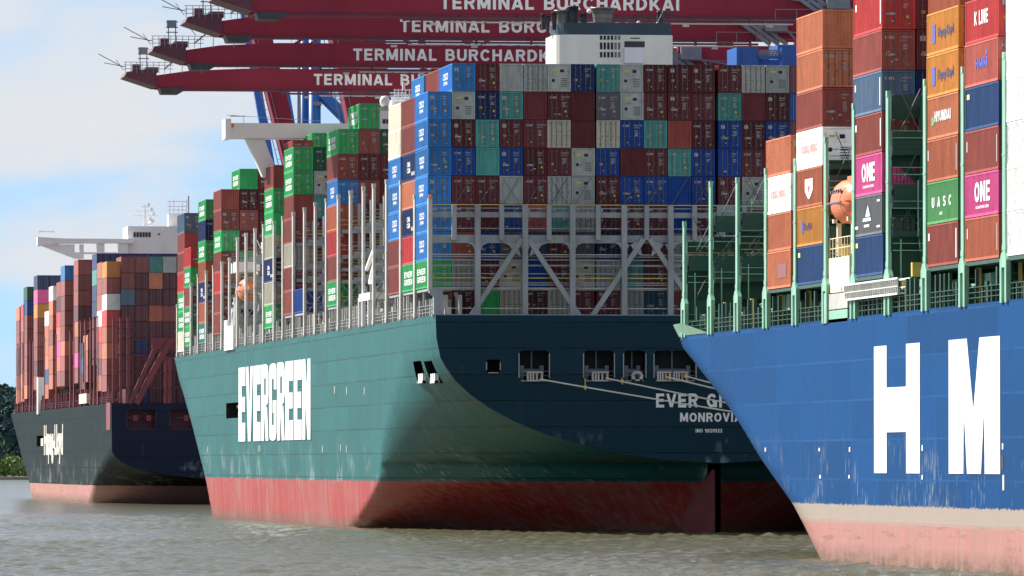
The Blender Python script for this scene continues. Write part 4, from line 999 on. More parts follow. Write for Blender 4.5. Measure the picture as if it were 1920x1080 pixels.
Z3 = 20.62; T3 = 2.92
def zt3(t): return Z3 + T3 * (t - 1)
bl = {'A': 1482.5, 'B': 1542, 'D': 1654, 'E': 1796.5, 'F': 1872.5, 'G': 1953}
def b3(k, codes, where, logos, row=0, doors=True, top=None):
    Yn = Yat(bl[k], S3.X) if isinstance(k, str) else k
    column(S3, Yn, row, top or len(codes), codes, where, doors, logos, zt3, False)
b3('A', 'OWOO', 'foremost bay, blue ship', {1: 'yang', 3: 'patch'})
b3('B', 'OOrWoYn', 'bay left of the cream house', {3: 'yang', 4: 'shield', 5: 'hapag_small', 6: 'tag'})
b3('D', 'RrSrPXn', 'bay right of the cream house', {0: 'tagw', 2: 'tagw', 4: 'one', 5: 'sail', 6: 'tag', 3: 'tagw'})
b3('E', 'YYOovr', 'bay with the light green box', {0: 'hapag', 1: 'hapag', 2: 'hyundai', 3: 'msk', 4: 'uasc', 5: 'tagw'})
b3('F', 'RAnrPo', 'bay right of light green box', {0: 'kline', 1: 'hmm', 2: 'tag', 3: 'msk', 4: 'one', 5: 'msk'})
b3('G', 'WWWWWW', 'white bay at the right edge', {0: 'oneW', 1: 'oneW'})
# inward stacks whose door ends show between the port stacks (B: brown, D: brown and navy)
YB, YD = Yat(bl['B'], S3.X), Yat(bl['D'], S3.X)
for kk, (codes, top) in {('B', 1): ('krkLk', 7), ('D', 1): ('kkNkKNb', 7), ('D', 2): ('kkNk', 7)}.items():
    column(S3, YB if kk[0] == 'B' else YD, kk[1], top, codes, 'bay %s of the cream house' % ('left' if kk[0] == 'B' else 'right'), True, None, zt3, False)
# orange-brown tops over the recess between D and E
Yde = Yat(1724, S3.X) + 1
for r_ in (0, 1, 2):
    o = container('o', S3.X + 2.6 + r_ * ROWP, Yat(1797, S3.X) + 14, zt3(7) - .2, '%s from left in the row above the two yellow-orange boxes' % ORD[r_ + 1], True)
# posts of the green lashing bridges
p3 = [(1279, 425), (1329, 350), (1379, 343), (1433, 326), (1488, 308), (1545, 268), (1598, 205), (1662, 182), (1732, 160), (1803, 137), (1881, 110), (1962, 80)]
G3 = (M['green'], M['greendk'], M['greendk'])
for i, (px, pyt) in enumerate(p3):
    Yp = Yat(px + 4, S3.X); b = None
    ins3 = max(0, S3.ins(Yp, 17.75) - .0)
    class _S: X = S3.X + ins3
    z1 = zat(pyt, S3.X, Yp)
    bb = lashing_bridge(ship3, _S, Yp, 20.9, z1, G3, ncol=14 if i < 6 else 6, levels=[v for v in (23.6, 26.5, 29.4, 32.3, 35.2) if v < z1 - 1.0], post=(.20, 1.0), foot=(2.3, 3.3), xoff=-.1, railmat=M['yellow'] if i % 2 == 0 else M['greendk'])
    # heavy box beams and diagonal of the bridge
    hb = MB(); ox, oy, oz = bb.location
    wd = 14 * ROWP if i < 6 else 6 * ROWP
    for z, hh in ((17.9, 1.0), (20.2, 1.9), (24.6, 1.0), (28.2, 1.5), (31.6, 1.7)):
        if z < z1 - 1.5: hb.box(.3, wd, .45, 1.0, z - oz, z + hh - oz)
    for k in range(1, 7 if i < 6 else 3): hb.box(k * 5.0 - .3, k * 5.0 + .3, .4, 1.05, -3.2, z1 - oz - 1.2)
    if i >= 6: hb.bar((.4, .7, 29 - oz), (5.4, .7, 24.4 - oz), .38)
    for q, hh in ((2.4, 1.3), (6.2, 1.7)): hb.box(.3, wd, -.45, .38, z1 - oz - q - hh, z1 - oz - q)
    for k in range(4): hb.box(.35 + k * 5, 2.6 + k * 5, 1.1, 1.2, 19.2 - oz, 23.6 - oz)
    hb.box(2.3, 2.9, .4, .9, -3.2, z1 - oz - 2); hb.obj('box_beam', M['greendk'], bb)
    ex = MB()
    for z in (19.0, 22.2, 25.2, 27.6, 30.2, 33.0):
        if z < z1 - 1: ex.bar((.2, -.6, z - oz), (wd * .6, -.6, z - oz), .045); ex.bar((.2, -.6, z - oz + .5), (wd * .6, -.6, z - oz + .5), .035)
    for k in range(10): xk = .8 + k * 1.25; zk = 19 + (k * 7 % 5) * 2.1; ex.bar((xk, -.55, zk - oz), (xk, -.55, min(z1 - 1, zk + 4) - oz), .06)
    for k in range(5): ex.box(1 + k * 2.3, 1.8 + k * 2.3, -.75, -.6, 18.6 + (k * 3 % 4) * 2.2 - oz, 19.4 + (k * 3 % 4) * 2.2 - oz)
    ex.obj('bridge_railing', M['green'], bb)['kind'] = 'stuff'
    rp_ = MB()
    rp_.bar((.5, -.5, z1 - oz - 3), (2.3, -.2, z1 - oz + .6), .05); rp_.bar((2.4, -.5, z1 - oz - 3), (.7, -.2, z1 - oz + .8), .05)
    rp_.bar((.9, -.5, z1 - oz - 6), (2.8, -.2, z1 - oz - 2.5), .05); rp_.obj('lashing_rods', M['rod'], bb)
edge_furniture(S3, ship3, 400, Yat(1283, S3.X) - 2, 17.75, 2.3, M['greendk'], M['greendk'], 2.1, 9, wall=M['greendk'])
pf = MB(); rr4 = random.Random(8); y = 470
while y < Yat(1300, S3.X):
    x = S3.X + S3.ins(y, 17.7) + rr4.uniform(1.0, 2.2)
    k = rr4.random()
    if k < .5: pf.box(x, x + .6, y, y + rr4.uniform(2, 6), 19.0, rr4.uniform(19.3, 20.3))
    else: pf.box(x, x + .4, y, y + rr4.uniform(.5, 1.5), 17.4, rr4.uniform(18.3, 20.0))
    y += rr4.uniform(1.5, 5)
pf.obj('deck_fittings', M['green'], ship3)
wf = MB()
for k in range(26):
    y = rr4.uniform(470, 640); x = S3.X + S3.ins(y, 17.7) + .6; z = rr4.uniform(17.5, 18.6); wf.box(x, x + .2, y, y + .4, z, z + rr4.uniform(.4, 1.4))
wf.obj('deck_fittings', M['greylt'], ship3)
yf = MB()
for px in (1342, 1392, 1447, 1500, 1674, 1816, 1892): y = Yat(px, S3.X); yf.box(S3.X + .7, S3.X + .9, y, y + .5, 17.5, 20.2)
for px, py in ((1690, 505), (1560, 470), (1650, 470), (1888, 560)): y = Yat(px, S3.X); z = zat(py, S3.X, y); yf.box(S3.X + .8, S3.X + 2.2, y, y + .6, z - .5, z + .5)
yf.obj('deck_locker', M['yellow'], ship3)
for k in 'ABDEFG':
    y = Yat(bl[k], S3.X); MB().box(S3.X + .05, S3.X + 3 * ROWP, y, y + CL, Z3 - .3, Z3 - .04).obj('container_pedestal', M['greendk'], ship3)
# cream house, lockers and gangway in the lifeboat bay
ya, yb = Yat(1590, S3.X), Yat(1546, S3.X)
hs = MB().box(S3.X + .1, S3.X + 2.6, ya, yb, zat(545, S3.X, ya), zat(479, S3.X, ya)).obj('deck_house', M['cream'], ship3)
st = MB()
for k in range(5): st.bar((S3.X + .6 + .5 * k, ya + 1 + k, zat(479, S3.X, ya)), (S3.X + 1.0 + .5 * k, ya + 3.5 + k, zat(455, S3.X, ya)), .12)
for k in range(9): y = ya + (yb - ya) * k / 8; st.bar((S3.X + .2, y, zat(479, S3.X, ya)), (S3.X + .2, y, zat(479, S3.X, ya) + 1.5), .04)
for hz in (.7, 1.45): st.bar((S3.X + .2, ya, zat(479, S3.X, ya) + hz), (S3.X + .2, yb, zat(479, S3.X, ya) + hz), .04)
for pa in (1558, 1585): y = Yat(pa, S3.X); st.box(S3.X + .5, S3.X + .8, y, y + .4, 22.5, 25.2); st.box(S3.X + .2, S3.X + 1.4, y, y + .5, 24.9, 25.2)
st.obj('stairway', M['cream'], hs)
ya2, yb2 = Yat(1589, S3.X), Yat(1552, S3.X)
MB().box(S3.X + .0, S3.X + 1.6, ya2, yb2, zat(577, S3.X, ya2), zat(545, S3.X, ya2) - .1).obj('equipment_locker', M['greylt'], ship3)
MB().box(S3.X + .0, S3.X + 1.6, ya2, yb2, 17.5, zat(579, S3.X, ya2)).obj('equipment_locker', M['green'], ship3)
MB().box(S3.X - .1, S3.X + .9, Yat(1553, S3.X), Yat(1543, S3.X), 17.5, zat(545, S3.X, ya2)).obj('support_pillar', M['green'], ship3)
yg0, yg1 = Yat(1692, S3.X), Yat(1592, S3.X); gw = empty('gangway', (S3.X - .3, yg0, 19)); g_ = MB(); Lg = yg1 - yg0
g_.box(0, .9, 0, Lg, 0, .10); 
for x in (0, .9): 
    g_.bar((x, 0, 1.1), (x, Lg, 1.1), .09); g_.bar((x, 0, .02), (x, Lg, .02), .1); g_.bar((x, 0, .55), (x, Lg, .55), .05)
g_.obj('gangway_frame', M['white'], gw); g2 = MB(); k = 0.0
while k < Lg: g2.bar((0, k, .05), (0, k, 1.1), .06); g2.bar((0, k, .05), (0, k + .7, 1.1), .05); k += .75
g2.obj('gangway_stanchions', M['greylt'], gw); tag(gw, 'white lattice gangway stowed along the blue ship\'s deck edge beside the locker', 'gangway')
lifeboat((S3.X + 1.05, Yat(1597, S3.X) + 6.6, 26.35), 9.5, 1.55, 'orange lifeboat above the cream house on the blue ship')
dv = MB(); yl = Yat(1597, S3.X)
dv.box(S3.X + 1.5, S3.X + 2.6, yl + 2, yl + 2.5, 28.2, 28.7).box(S3.X + 1.9, S3.X + 2.3, yl + 2, yl + 2.4, 28.6, 29.6); dv.bar((S3.X + 2.3, yl + 2.2, 27.6), (S3.X + 2.3, yl + 2.2, 28.4), .1); dv.bar((S3.X + 3.2, yl + 9, 20), (S3.X + 4.2, yl + 9, 29.5), .3)
dv.obj('davit', M['cream'], ship3)

# ------------------------------------------------------------------ the dark ship (left, furthest)
S1 = Ship(102.8, 61.0, 17.75, Yat(209, 102.8)); Y1 = S1.Ya
S1.stern([(17.75, 0), (9.2, .1), (8.4, .6), (7.4, 1.6), (6.4, 3.6), (5.4, 7.5), (4.6, 13), (4.1, 20), (3.8, 30.5)], 3.8,
         [(-2, 62), (0, 58), (3, 48), (6, 32), (9, 8), (17.8, 4)], p=1.7, rake=3)
S1.bow([(17.8, 23), (13, 34), (9.3, 42), (2.9, 58), (0, 64), (-2, 67)], Lb=85)
ship1 = tag(empty('container_ship', (S1.X + 30, Y1 + 150, 0)), 'dark slate hulled container ship furthest away at left, red deck posts', 'ship', 'container ships moored along the quay')
HM1 = hull_mat('slate_hull', (0.008, 0.018, 0.020), (0.45, 0.22, 0.19), 2.95, spec=.06, fade=0.3, rough=0.6, scuff=(0.4, 0.38, 0.33), seam=3.1)
Yb1_ = Yat(23, S1.X)
S1.build('hull', HM1, lin(Y1, Y1 + 60, 40) + lin(Y1 + 60, Yat(60, S1.X), 14) + lin(Yat(60, S1.X), Yb1_ + 75, 40), lin(-2, 6, 14) + lin(6, 17.75, 14), [hole(S1, 69, 81, 817, 837)], ship1)
y = Yat(79, S1.X); MB().box(S1.X + .2, S1.X + .7, y, y + 7, zat(836, S1.X, y), zat(822, S1.X, y)).obj('pilot_platform', M['cream'], ship1)
th = [(Xat(a, Y1), Xat(b, Y1), zat(d, Xat(a, Y1), Y1), zat(c, Xat(a, Y1), Y1)) for a, b, c, d in ((238, 292, 768, 805), (318, 366, 768, 805), (420, 470, 768, 805), (520, 570, 768, 805))]
HM1t = hull_mat('slate_transom', (0.010, 0.016, 0.042), (0.45, 0.22, 0.19), 2.95, fade=0.12, rough=0.5, spec=.15)
transom(S1, HM1t, ship1, th, inner='maroondk', depth=3)
for px in (250, 275, 345): x = Xat(px, Y1); MB().box(x, x + .8, Y1 + .2, Y1 + 1, 14.6, 15.6).box(x - 1, x + 2, Y1 + .1, Y1 + .2, 15.1, 15.2).obj('fairlead', M['redoxide'], ship1)
MB().box(S1.X - .08, S1.X + .0, Yat(207.5, S1.X), Yat(200, S1.X), 13.0, 17.9).obj('stern_fender_recess', M['redoxide'], ship1)
yA = Yat(118, S1.X)
text_on('Hapag-Lloyd', M['letter_old'], ship1, (S1.X - .03, Yat(83, S1.X), zat(849, S1.X, yA)), 'side', 5.6, Yat(83, S1.X) - Yat(118.5, S1.X), 0.05, ext=.02)
Z1 = 20.75; T1 = 2.93
def c1(code, X, Y, z): FILL.append((code, X, Y, z))
pal1 = 'KKKkkrrrOooRKkoKrKooKkrKAKPGN'
r1 = random.Random(21)
def stack1(nx, topy, row=0, first='', nrow=0, fill=None):
    Y = Yat(nx, S1.X); zt = zat(topy, S1.X, Y); n = max(1, int(round((zt - Z1) / T1)))
    z = zt - CH
    for k in range(n):
        c = first[k] if k < len(first) else r1.choice(fill or pal1)
        if k > 0 and c in 'PWARBTGNb' and r1.random() < .6: c = {'P': 'K', 'W': 'o', 'A': 'r', 'R': 'o', 'B': 'K', 'T': 'r', 'G': 'k', 'N': 'k', 'b': 'K'}[c]
        c1(c, S1.X + row * ROWP, Y, z); z -= T1
st1 = [(200, 490, 'YbWRROKr'), (190.5, 491, 'oBoWRAGRNk'), (164.5, 628, 'OWPK'), (158, 642, 'NnkK'), (146.3, 486.5, 'rrAGOKPKo'), (121.3, 497.5, 'BKKKPOTKK'), (113.2, 528, 'rGRAPAKo'), (99, 536, 'WOWKRoOP'), (91, 583, 'WROOnR'),
       (70, 516, 'NPYKKKNT'), (50.7, 537.5, 'gbKKPKKO'), (45.5, 570, 'RAAKKOW'), (36.5, 575, 'OKKGGKoO')]
for nx, ty, f in st1: stack1(nx, ty, 0, f)
for nx, ty, f in st1:
    if ty < 560:
        for row in (1, 2, 3): stack1(nx, ty - (2 if row > 1 else 0), row, f[:1] if row == 1 else '', fill='kkkkKkgN')
# stern face rows
fc1 = ['-NKKkTLLk', 'YrkkkTLkK', 'bkkkOkkKK', 'LSkkkkkkK', 'kkkOKkkkk', 'kkkkkkkk', 'okkkkkkk', 'kkkkkkkk', 'kkkkkkkkk']
cols1 = {0: 'YbLkkokkk', 1: 'KKSkkkkkg', 2: 'KkkkkNkkN', 3: 'TOkokkkkk', 4: 'LkkKkkkkk', 5: 'kkKkkkkkk', 6: 'kKkkkkkkk'}
for row in range(0, 24):
    codes = cols1.get(row, ''.join(r1.choice('kkkKbL') for _ in range(9))); zt = zat(490 if row == 0 else 478, S1.X, Y1)
    Yb = Yat(201, S1.X)
    for k in range(9):
        if row == 0: continue
        c1(codes[k], S1.X + row * ROWP, Yb, zt - CH - k * T1)
for row in range(0, 8):
    c1('N', S1.X + row * ROWP + .5, Yat(176, S1.X), zat(475, S1.X, Yat(176, S1.X)) - CH); c1('T' if row == 0 else 'k', S1.X + row * ROWP + .5, Yat(176, S1.X), zat(475, S1.X, Yat(176, S1.X)) - CH - T1)
    for q in range(2, 7): c1(r1.choice('kkN'), S1.X + row * ROWP + .5, Yat(176, S1.X), zat(475, S1.X, Yat(176, S1.X)) - CH - q * T1)
# red posts, beams, rods
R1 = (M['redoxide'], M['maroondk'], M['maroondk'])
for i, px in enumerate([184, 177, 170, 160, 152, 139, 132, 106, 84, 62, 57, 43, 34]):
    lashing_bridge(ship1, S1, Yat(px, S1.X), 17.75, 33.5 if i < 6 else 32, R1, ncol=5, levels=[20.6, 26.5, 32], post=(.35, 1.2), braces=False)
for px in (213, 226, 240, 310, 318): x = Xat(px, Y1 + 1); MB().box(x - .25, x + .25, Y1 + .3, Y1 + .9, 17.75, 33 if px < 300 else 26).obj('post', M['redoxide'], ship1)
tb = MB()
for z in (20.7, 23.6, 26.5, 29.4, 31.2): tb.box(S1.X + 1, S1.X + 58, Y1 + .9, Y1 + 1.4, z - .3, z); tb.box(S1.X + 1, S1.X + 58, Y1 + .85, Y1 + .9, z + .9, z + 1.0)
tb.obj('walkway', M['maroondk'], ship1)
def p1(px, py): return PXY(px, py, Y1 + .3)
for a, b, r_ in (((255, 757), (318, 640), .75), ((243, 757), (290, 655), .5), ((395, 757), (332, 640), .75)):
    MB().bar(p1(*a), p1(*b), r_).obj('brace', M['redoxide'], ship1)
a, b = p1(285, 655), p1(345, 640); MB().box(a[0], b[0], Y1 + .2, Y1 + 1.0, a[2], b[2] + .6).obj('beam', M['redoxide'], ship1)
edge_furniture(S1, ship1, Y1 + 1, Yat(27, S1.X), 17.75, 3.0, M['redoxide'], M['maroondk'], 2.2, 12)
mb = MB(); y = Yat(75, S1.X); mb.box(S1.X - .4, S1.X + .8, y, y + 4, 17.0, 24.5); mb.obj('pilot_ladder_house', M['white'], ship1)
mb = MB(); y = Yat(166, S1.X); mb.box(S1.X - .4, S1.X + .6, y, y + 20, 18.2, 20.0); mb.obj('stowed_gangway', M['cream'], ship1)
# bridge house of the dark ship
Yw = 1578.0
def wp(px, py): X = Xat(px, Yw); return X, zat(py, X, Yw)
a, b = wp(240, 475), wp(331, 424)
house1 = link('bridge_house', MB().box(a[0], S1.X + 48, Yw + 1.5, Yw + 14, 18, b[1]).mesh('bridge_house', M['white']), ship1)
a, b = wp(70, 462), wp(224, 452); w_ = MB(); 
w_.prism([wp(*q) for q in ((70, 444), (120, 447), (250, 448), (250, 456), (120, 456), (74, 461), (70, 460))], 'y', Yw, Yw + 4)
w_.prism([wp(*q) for q in ((72, 458), (140, 458), (140, 473), (150, 473), (150, 458), (157, 458), (157, 485), (140, 485))], 'y', Yw + .4, Yw + 3)
for pa, pb in ((182, 196), (222, 240)): a, b = wp(pa, 476), wp(pb, 455); w_.box(a[0], b[0], Yw + .3, Yw + 3, a[1], b[1])
a, b = wp(140, 476), wp(240, 473); w_.box(a[0], b[0], Yw + .5, Yw + 3, a[1], b[1])
w_.obj('bridge_wing', M['white'], house1)
for k in range(6): a, b = wp(251 + k * 5.6, 444), wp(255.4 + k * 5.6, 435); MB().box(a[0], b[0], Yw + 1.42, Yw + 1.52, a[1], b[1]).obj('window', M['glass'], house1)
a, b = wp(297, 440), wp(301, 437); MB().box(a[0], b[0], Yw + 1.4, Yw + 1.52, a[1], b[1]).obj('window', M['glass'], house1)
ms = MB(); a = wp(275, 425); b = wp(275, 382); ms.bar((a[0], Yw + 5, a[1]), (b[0], Yw + 5, b[1]), .35, .12)
for py, w in ((420, 1.6), (412, 1.3), (403, 2.4), (394, 1.8), (386, .8)): z = wp(275, py)[1]; ms.bar((a[0] - w, Yw + 5, z), (a[0] + w, Yw + 5, z), .09); ms.box(a[0] + w * .6, a[0] + w * .6 + .5, Yw + 4.8, Yw + 5.3, z, z + .7)
z = wp(275, 415)[1]; ms.lathe((a[0] + 1.4, Yw + 5, z), [(0, -.7), (.8, 0), (0, .8)], 10)
a, b = wp(74, 432), wp(102, 435); ms.box(a[0], b[0], Yw + 2, Yw + 2.2, b[1], a[1]); ms.bar((b[0], Yw + 2, a[1]), (b[0], Yw + 2, a[1] - 1.6), .08); ms.bar((a[0], Yw + 2, a[1]), (a[0], Yw + 2, a[1] - 1.8), .08)
for px in (322, 330, 338, 346, 354): a, b = wp(px, 402), wp(px, 372 + (px % 3) * 6); ms.bar((a[0], Yw + 6, a[1]), (b[0], Yw + 6, b[1]), .14)
for py in (376, 385, 392, 399): a, b = wp(318, py), wp(360, py); ms.bar((a[0], Yw + 6, a[1]), (b[0], Yw + 6, b[1]), .12)
a, b = wp(320, 426), wp(358, 398); ms.box(a[0], b[0], Yw + 6, Yw + 9, a[1], b[1])
ms.obj('mast', M['white'], house1)
a, b = wp(357, 398), wp(359, 365); MB().box(a[0], b[0], Yw + 6, Yw + 6.4, a[1], b[1]).obj('funnel_pipe', M['steel'], house1)

# all containers past the 300 that show largest, as one mass with real boxes
def build_fill():
    v = []; f = []; cols = []
    bx = MB(); w = CW
    bx.box(0, w, .06, CL, 0, CH)
    for x in (0, w / 2 - .04, w - .08): bx.box(x, x + .08, 0, .06, 0, CH)
    bx.box(.08, w - .08, 0, .06, 0, .12); bx.box(.08, w - .08, 0, .06, CH - .12, CH)
    n0 = len(bx.f)
    for x in (.4, .85, 1.6, 2.05): bx.box(x, x + .06, .02, .06, .12, CH - .12)
    bv = np.array(bx.v); bf = np.array(bx.f); nv = len(bv); rc = random.Random(2)
    for i, (c, X, Y, z) in enumerate(FILL):
        v.append(bv + np.array((X, Y, z))); f.append(bf + i * nv)
        k = rc.uniform(.8, 1.2); col = tuple(min(1, q * k) for q in C[c][0]); lt = tuple(q * .6 + .14 for q in col)
        cols += [col] * n0 + [lt] * (len(bx.f) - n0)
    v = np.concatenate(v); f = np.concatenate(f)
    me = bpy.data.meshes.new('distant_containers'); me.from_pydata(v.tolist(), [], f.tolist()); me.materials.append(M['stuff_paint'])
    at = me.color_attributes.new('Col', 'FLOAT_COLOR', 'CORNER'); arr = np.ones((len(f), 4, 4), np.float32); arr[:, :, :3] = np.array(cols)[:, None, :]
    at.data.foreach_set('color', arr.ravel()); me.update(); return link('stacked_containers', me)
o = build_fill(); tag(o, 'mixed brown, orange and blue containers stacked on the dark ship furthest away', 'containers', None, 'stuff')

# ------------------------------------------------------------------ quay and cranes
QX, QZ = 155.6, 6.4
setting(MB().box(QX, 420, 250, 2300, -3, QZ).obj('quay', M['concrete']))
def gantry(px_tip, py_under, scale, px_text, top_px, label, px_h=None, height=50.0):
    Z = F / scale; Y = (Z - 100 * sT) / cT; root = empty('ship_to_shore_crane', (QX + 6, Y, QZ))
    def X_(px): return Xat(px, Y)
    zu = H + (HY - py_under) / F * Z; xt = X_(px_tip); d = 2.75
    def part(name, mb, mat, par=None, sm=False):
        o = mb.obj(name, mat, par or root, sm)
        if par is None: o.matrix_parent_inverse = Matrix.Translation(-root.location)
        return o
    xh = 143.5
    prof = [(xt, zu + .25), (xt + 2.4, zu), (xh, zu), (xh, zu + d), (xt + 12, zu + d), (xt + 4.5, zu + d - .35), (xt, zu + 1.75)]
    bm = part('boom', MB().prism(prof, 'y', Y, Y + 1.3), M['maroon'])
    part('boom', MB().prism(prof, 'y', Y + 6.2, Y + 7.5), M['maroon'])
    ls = MB(); ls.box(xt + 3, xh, Y - .25, Y + .2, zu - .28, zu - .02); part('bottom_flange', ls, M['maroondk'])
    rl = MB(); rl.box(xt + 17, xh, Y - .9, Y - .55, zu - .75, zu - .5)
    x = xt + 17
    while x < xh: rl.box(x, x + .25, Y - .85, Y - .3, zu - .8, zu - .1); x += 6.5
    part('trolley_rail', rl, M['maroondk'])
    part('cable_tray', MB().box(xt + 22, xh - 3, Y - 1.0, Y - .92, zu - .98, zu - .82), M['greylt'])
    wk = MB(); x = xt + 6
    while x < xh: wk.bar((x, Y - .15, zu + d), (x, Y - .15, zu + d + 1.05), .035); x += 2.5
    for hz_ in (.55, 1.05): wk.bar((xt + 13, Y - .15, zu + d + hz_), (xh, Y - .15, zu + d + hz_), .03)
    part('railing', wk, M['maroondk'])
    for k_ in range(5): part('flood_lamp', MB().box(xt + 20 + k_ * 9.5, xt + 20.7 + k_ * 9.5, Y - 1.3, Y - .9, zu - 1.25, zu - .98), M['greylt'])
    fe = MB(); x = xt + 24
    while x < xh - 26:
        pts_ = [(x + 2.2 * q / 6, Y - 1.1, zu - .9 - .55 * math.sin(math.pi * q / 6)) for q in range(7)]
        for p_, q_ in zip(pts_, pts_[1:]): fe.bar(p_, q_, .035)
        x += 2.2
    part('festoon_cable', fe, M['black'])
    part('end_stop', MB().prism([(xt + .6, zu + .1), (xt + 3.9, zu + .1), (xt + 3.8, zu - .35), (xt + 3.2, zu - .7), (xt + .9, zu - .7)], 'y', Y - .4, Y + 3.6), M['soot'])
    # nose platform
    n = MB(); px0 = xt - 4.2
    n.prism([(px0 + .1, zu + 1.6), (xt + .2, zu + .2), (xt + .2, zu + 2.2), (xt - 1, zu + 2.6), (px0 + .4, zu + 2.2)], 'y', Y - .3, Y + 7.8); n.box(px0 + 1.3, px0 + 2.4, Y + 1, Y + 3, zu + 2.4, zu + 3.3)
    n.box(xt - 1.2, xt + .5, Y + .5, Y + 3, zu + 2.2, zu + 2.9); part('nose_machinery', n, M['maroondk'])
    r_ = MB()
    for k in range(9):
        x = px0 + .2 + k * .75; r_.bar((x, Y - .5, zu + 2.0), (x, Y - .5, zu + 3.5), .05)
    for z in (2.6, 3.1, 3.5): r_.bar((px0, Y - .5, zu + z), (px0 + 6.6, Y - .5, zu + z), .05)
    r_.bar((px0 + 2.2, Y, zu + 2), (px0 + 2.2, Y, zu + 5.4), .09); r_.bar((px0 + 3.1, Y, zu + 2), (px0 + 3.1, Y, zu + 5.4), .09)
    for z in (4.0, 4.6, 5.3): r_.bar((px0 + 1.9, Y, zu + z), (px0 + 3.4, Y, zu + z), .09)
    r_.box(px0 + 2.0, px0 + 3.2, Y - .3, Y + .5, zu + 4.7, zu + 5.5)
    r_.bar((px0 - 3.4, Y, zu + 4.6), (px0 - .2, Y, zu + 2.9), .07); r_.bar((px0 - 2.6, Y, zu + 3.4), (px0 + .2, Y, zu + 2.9), .07); r_.bar((px0 - 1, Y, zu + 3.8), (px0, Y, zu + 2.4), .05)
    part('nose_railing', r_, M['steel'])
    g = MB()                                            # service gantry hanging over the next boom
    g.box(px0 + 6.6, px0 + 6.9, Y - .5, Y - .2, zu + 2.6, zu + 6.6) if False else None
    g.bar((xt + 1.2, Y - .6, zu + 2.6), (xt + 3.2, Y - .6, zu + 4.2), .14); g.bar((xt + 3.2, Y - .6, zu + 4.2), (xt + 9, Y - .6, zu + 4.3), .14)
    for x in (xt + 3.6, xt + 6.2): g.bar((x, Y - .6, zu + 2.0), (x, Y - .6, zu + 4.3), .06)
    g.bar((xt + .6, Y - .6, zu + 4.6), (xt + 1.4, Y - .6, zu + 3.6), .06); g.bar((xt + 2, Y - .6, zu + 3.5), (xt + 9, Y - .6, zu + 3.3), .05)
    part('forestay_bracket', g, M['steel'])
    tcap = 20.3 / 14.0; x0 = X_(px_text)
    cz = zu + .95 * d - 0.0; t_ = text_on('TERMINAL BURCHARDKAI', M['letter'], root, (x0, Y - .03, zu + .60), 'aft', 1.5, 27.0, 0.012, ext=.012); t_.matrix_parent_inverse = Matrix.Translation(-root.location)
    # hinge, machinery, portal
    hg = MB(); 
    for k in range(3): hg.bar((xh - 3 + k, Y - .4, zu + 2.6), (xh + 1.5 + k, Y - .4, zu - .6), .32)
    hg.bar((xh - 3.4, Y - .5, zu + 2), (xh + 7, Y - .5, zu + .4), .12); hg.bar((xh + 2, Y - .5, zu + 2.6), (xh + 5, Y - .5, zu - .5), .16); hg.box(xh + .8, xh + 3.4, Y - 1.4, Y - .5, zu + .9, zu + 2.6); hg.bar((xh + 5, Y - .6, zu - .3), (xh + 9, Y - .6, zu + 1.0), .22)
    for k in range(6): hg.bar((xh - 5 + k * 2.4, Y - .9, zu - .4), (xh - 5 + k * 2.4, Y - .9, zu + .8), .05)
    hg.bar((xh - 5, Y - .9, zu + .8), (xh + 8, Y - .9, zu + .8), .05); part('boom_hinge', hg, M['steel'])
    for dx in (7, 37):
        for dy in (-8.5, 15.5):
            part('leg', MB().box(QX + dx - 3, QX + dx - 1, Y + dy, Y + dy + 1.6, QZ + 1.4, zu + .2), M['maroon'])
            wh = MB()
            for k in range(4): wh.lathe((QX + dx - 2, Y + dy - 3 + k * 1.9, QZ + .5), [(.0, -.2), (.5, -.2), (.5, .2), (0, .2)], 10, 'y')
            wh.box(QX + dx - 2.8, QX + dx - 1.2, Y + dy - 3.6, Y + dy + 4.5, QZ + .7, QZ + 1.4); part('bogie', wh, M['steel'])
        part('sill_beam', MB().box(QX + dx - 2.8, QX + dx - 1.2, Y - 6.9, Y + 15.5, QZ + 12, QZ + 14.4), M['maroon'])
    for dy in (-8.5, 15.5): part('portal_beam', MB().box(QX + 6, QX + 34, Y + dy + .1, Y + dy + 1.5, QZ + 12, QZ + 14), M['maroon'])
    part('girder', MB().box(xh + .6, QX + 60, Y, Y + 1.3, zu + .1, zu + d), M['maroon']); part('girder', MB().box(xh + .6, QX + 60, Y + 6.2, Y + 7.5, zu + .1, zu + d), M['maroon'])
    part('machinery_house', MB().box(QX + 30, QX + 50, Y - 1, Y + 8.5, zu + d + .1, zu + d + 7), M['maroondk'])
    py_ = MB(); apx = QX + 3; zt = zu + 34
    for dy in (0, 6.5): py_.bar((QX + 5, Y + dy, zu + d), (apx, Y + dy, zt), .8); py_.bar((QX + 34, Y + dy, zu + d), (apx, Y + dy, zt), .5); py_.bar((apx, Y + dy, zt), (xt + 14, Y + dy, zu + d), .16); py_.bar((apx, Y + dy, zt), (xt + 38, Y + dy, zu + d), .16)
    part('pylon', py_, M['maroon'])
    return tag(root, label, 'crane', 'red quay cranes with lowered booms')
gantry(290, 167, 14.0, 588, 130, 'dark red quay crane whose lettered boom is lowest, furthest left')
gantry(345, 121.5, 14.9, 662, 85, 'dark red quay crane with the second lowest lettered boom')
gantry(412, 69, 16.0, 750, 40, 'dark red quay crane with the third lettered boom, second from top')
gantry(469, 26.5, 16.8, 825, 0, 'dark red quay crane with the topmost lettered boom above the funnel')
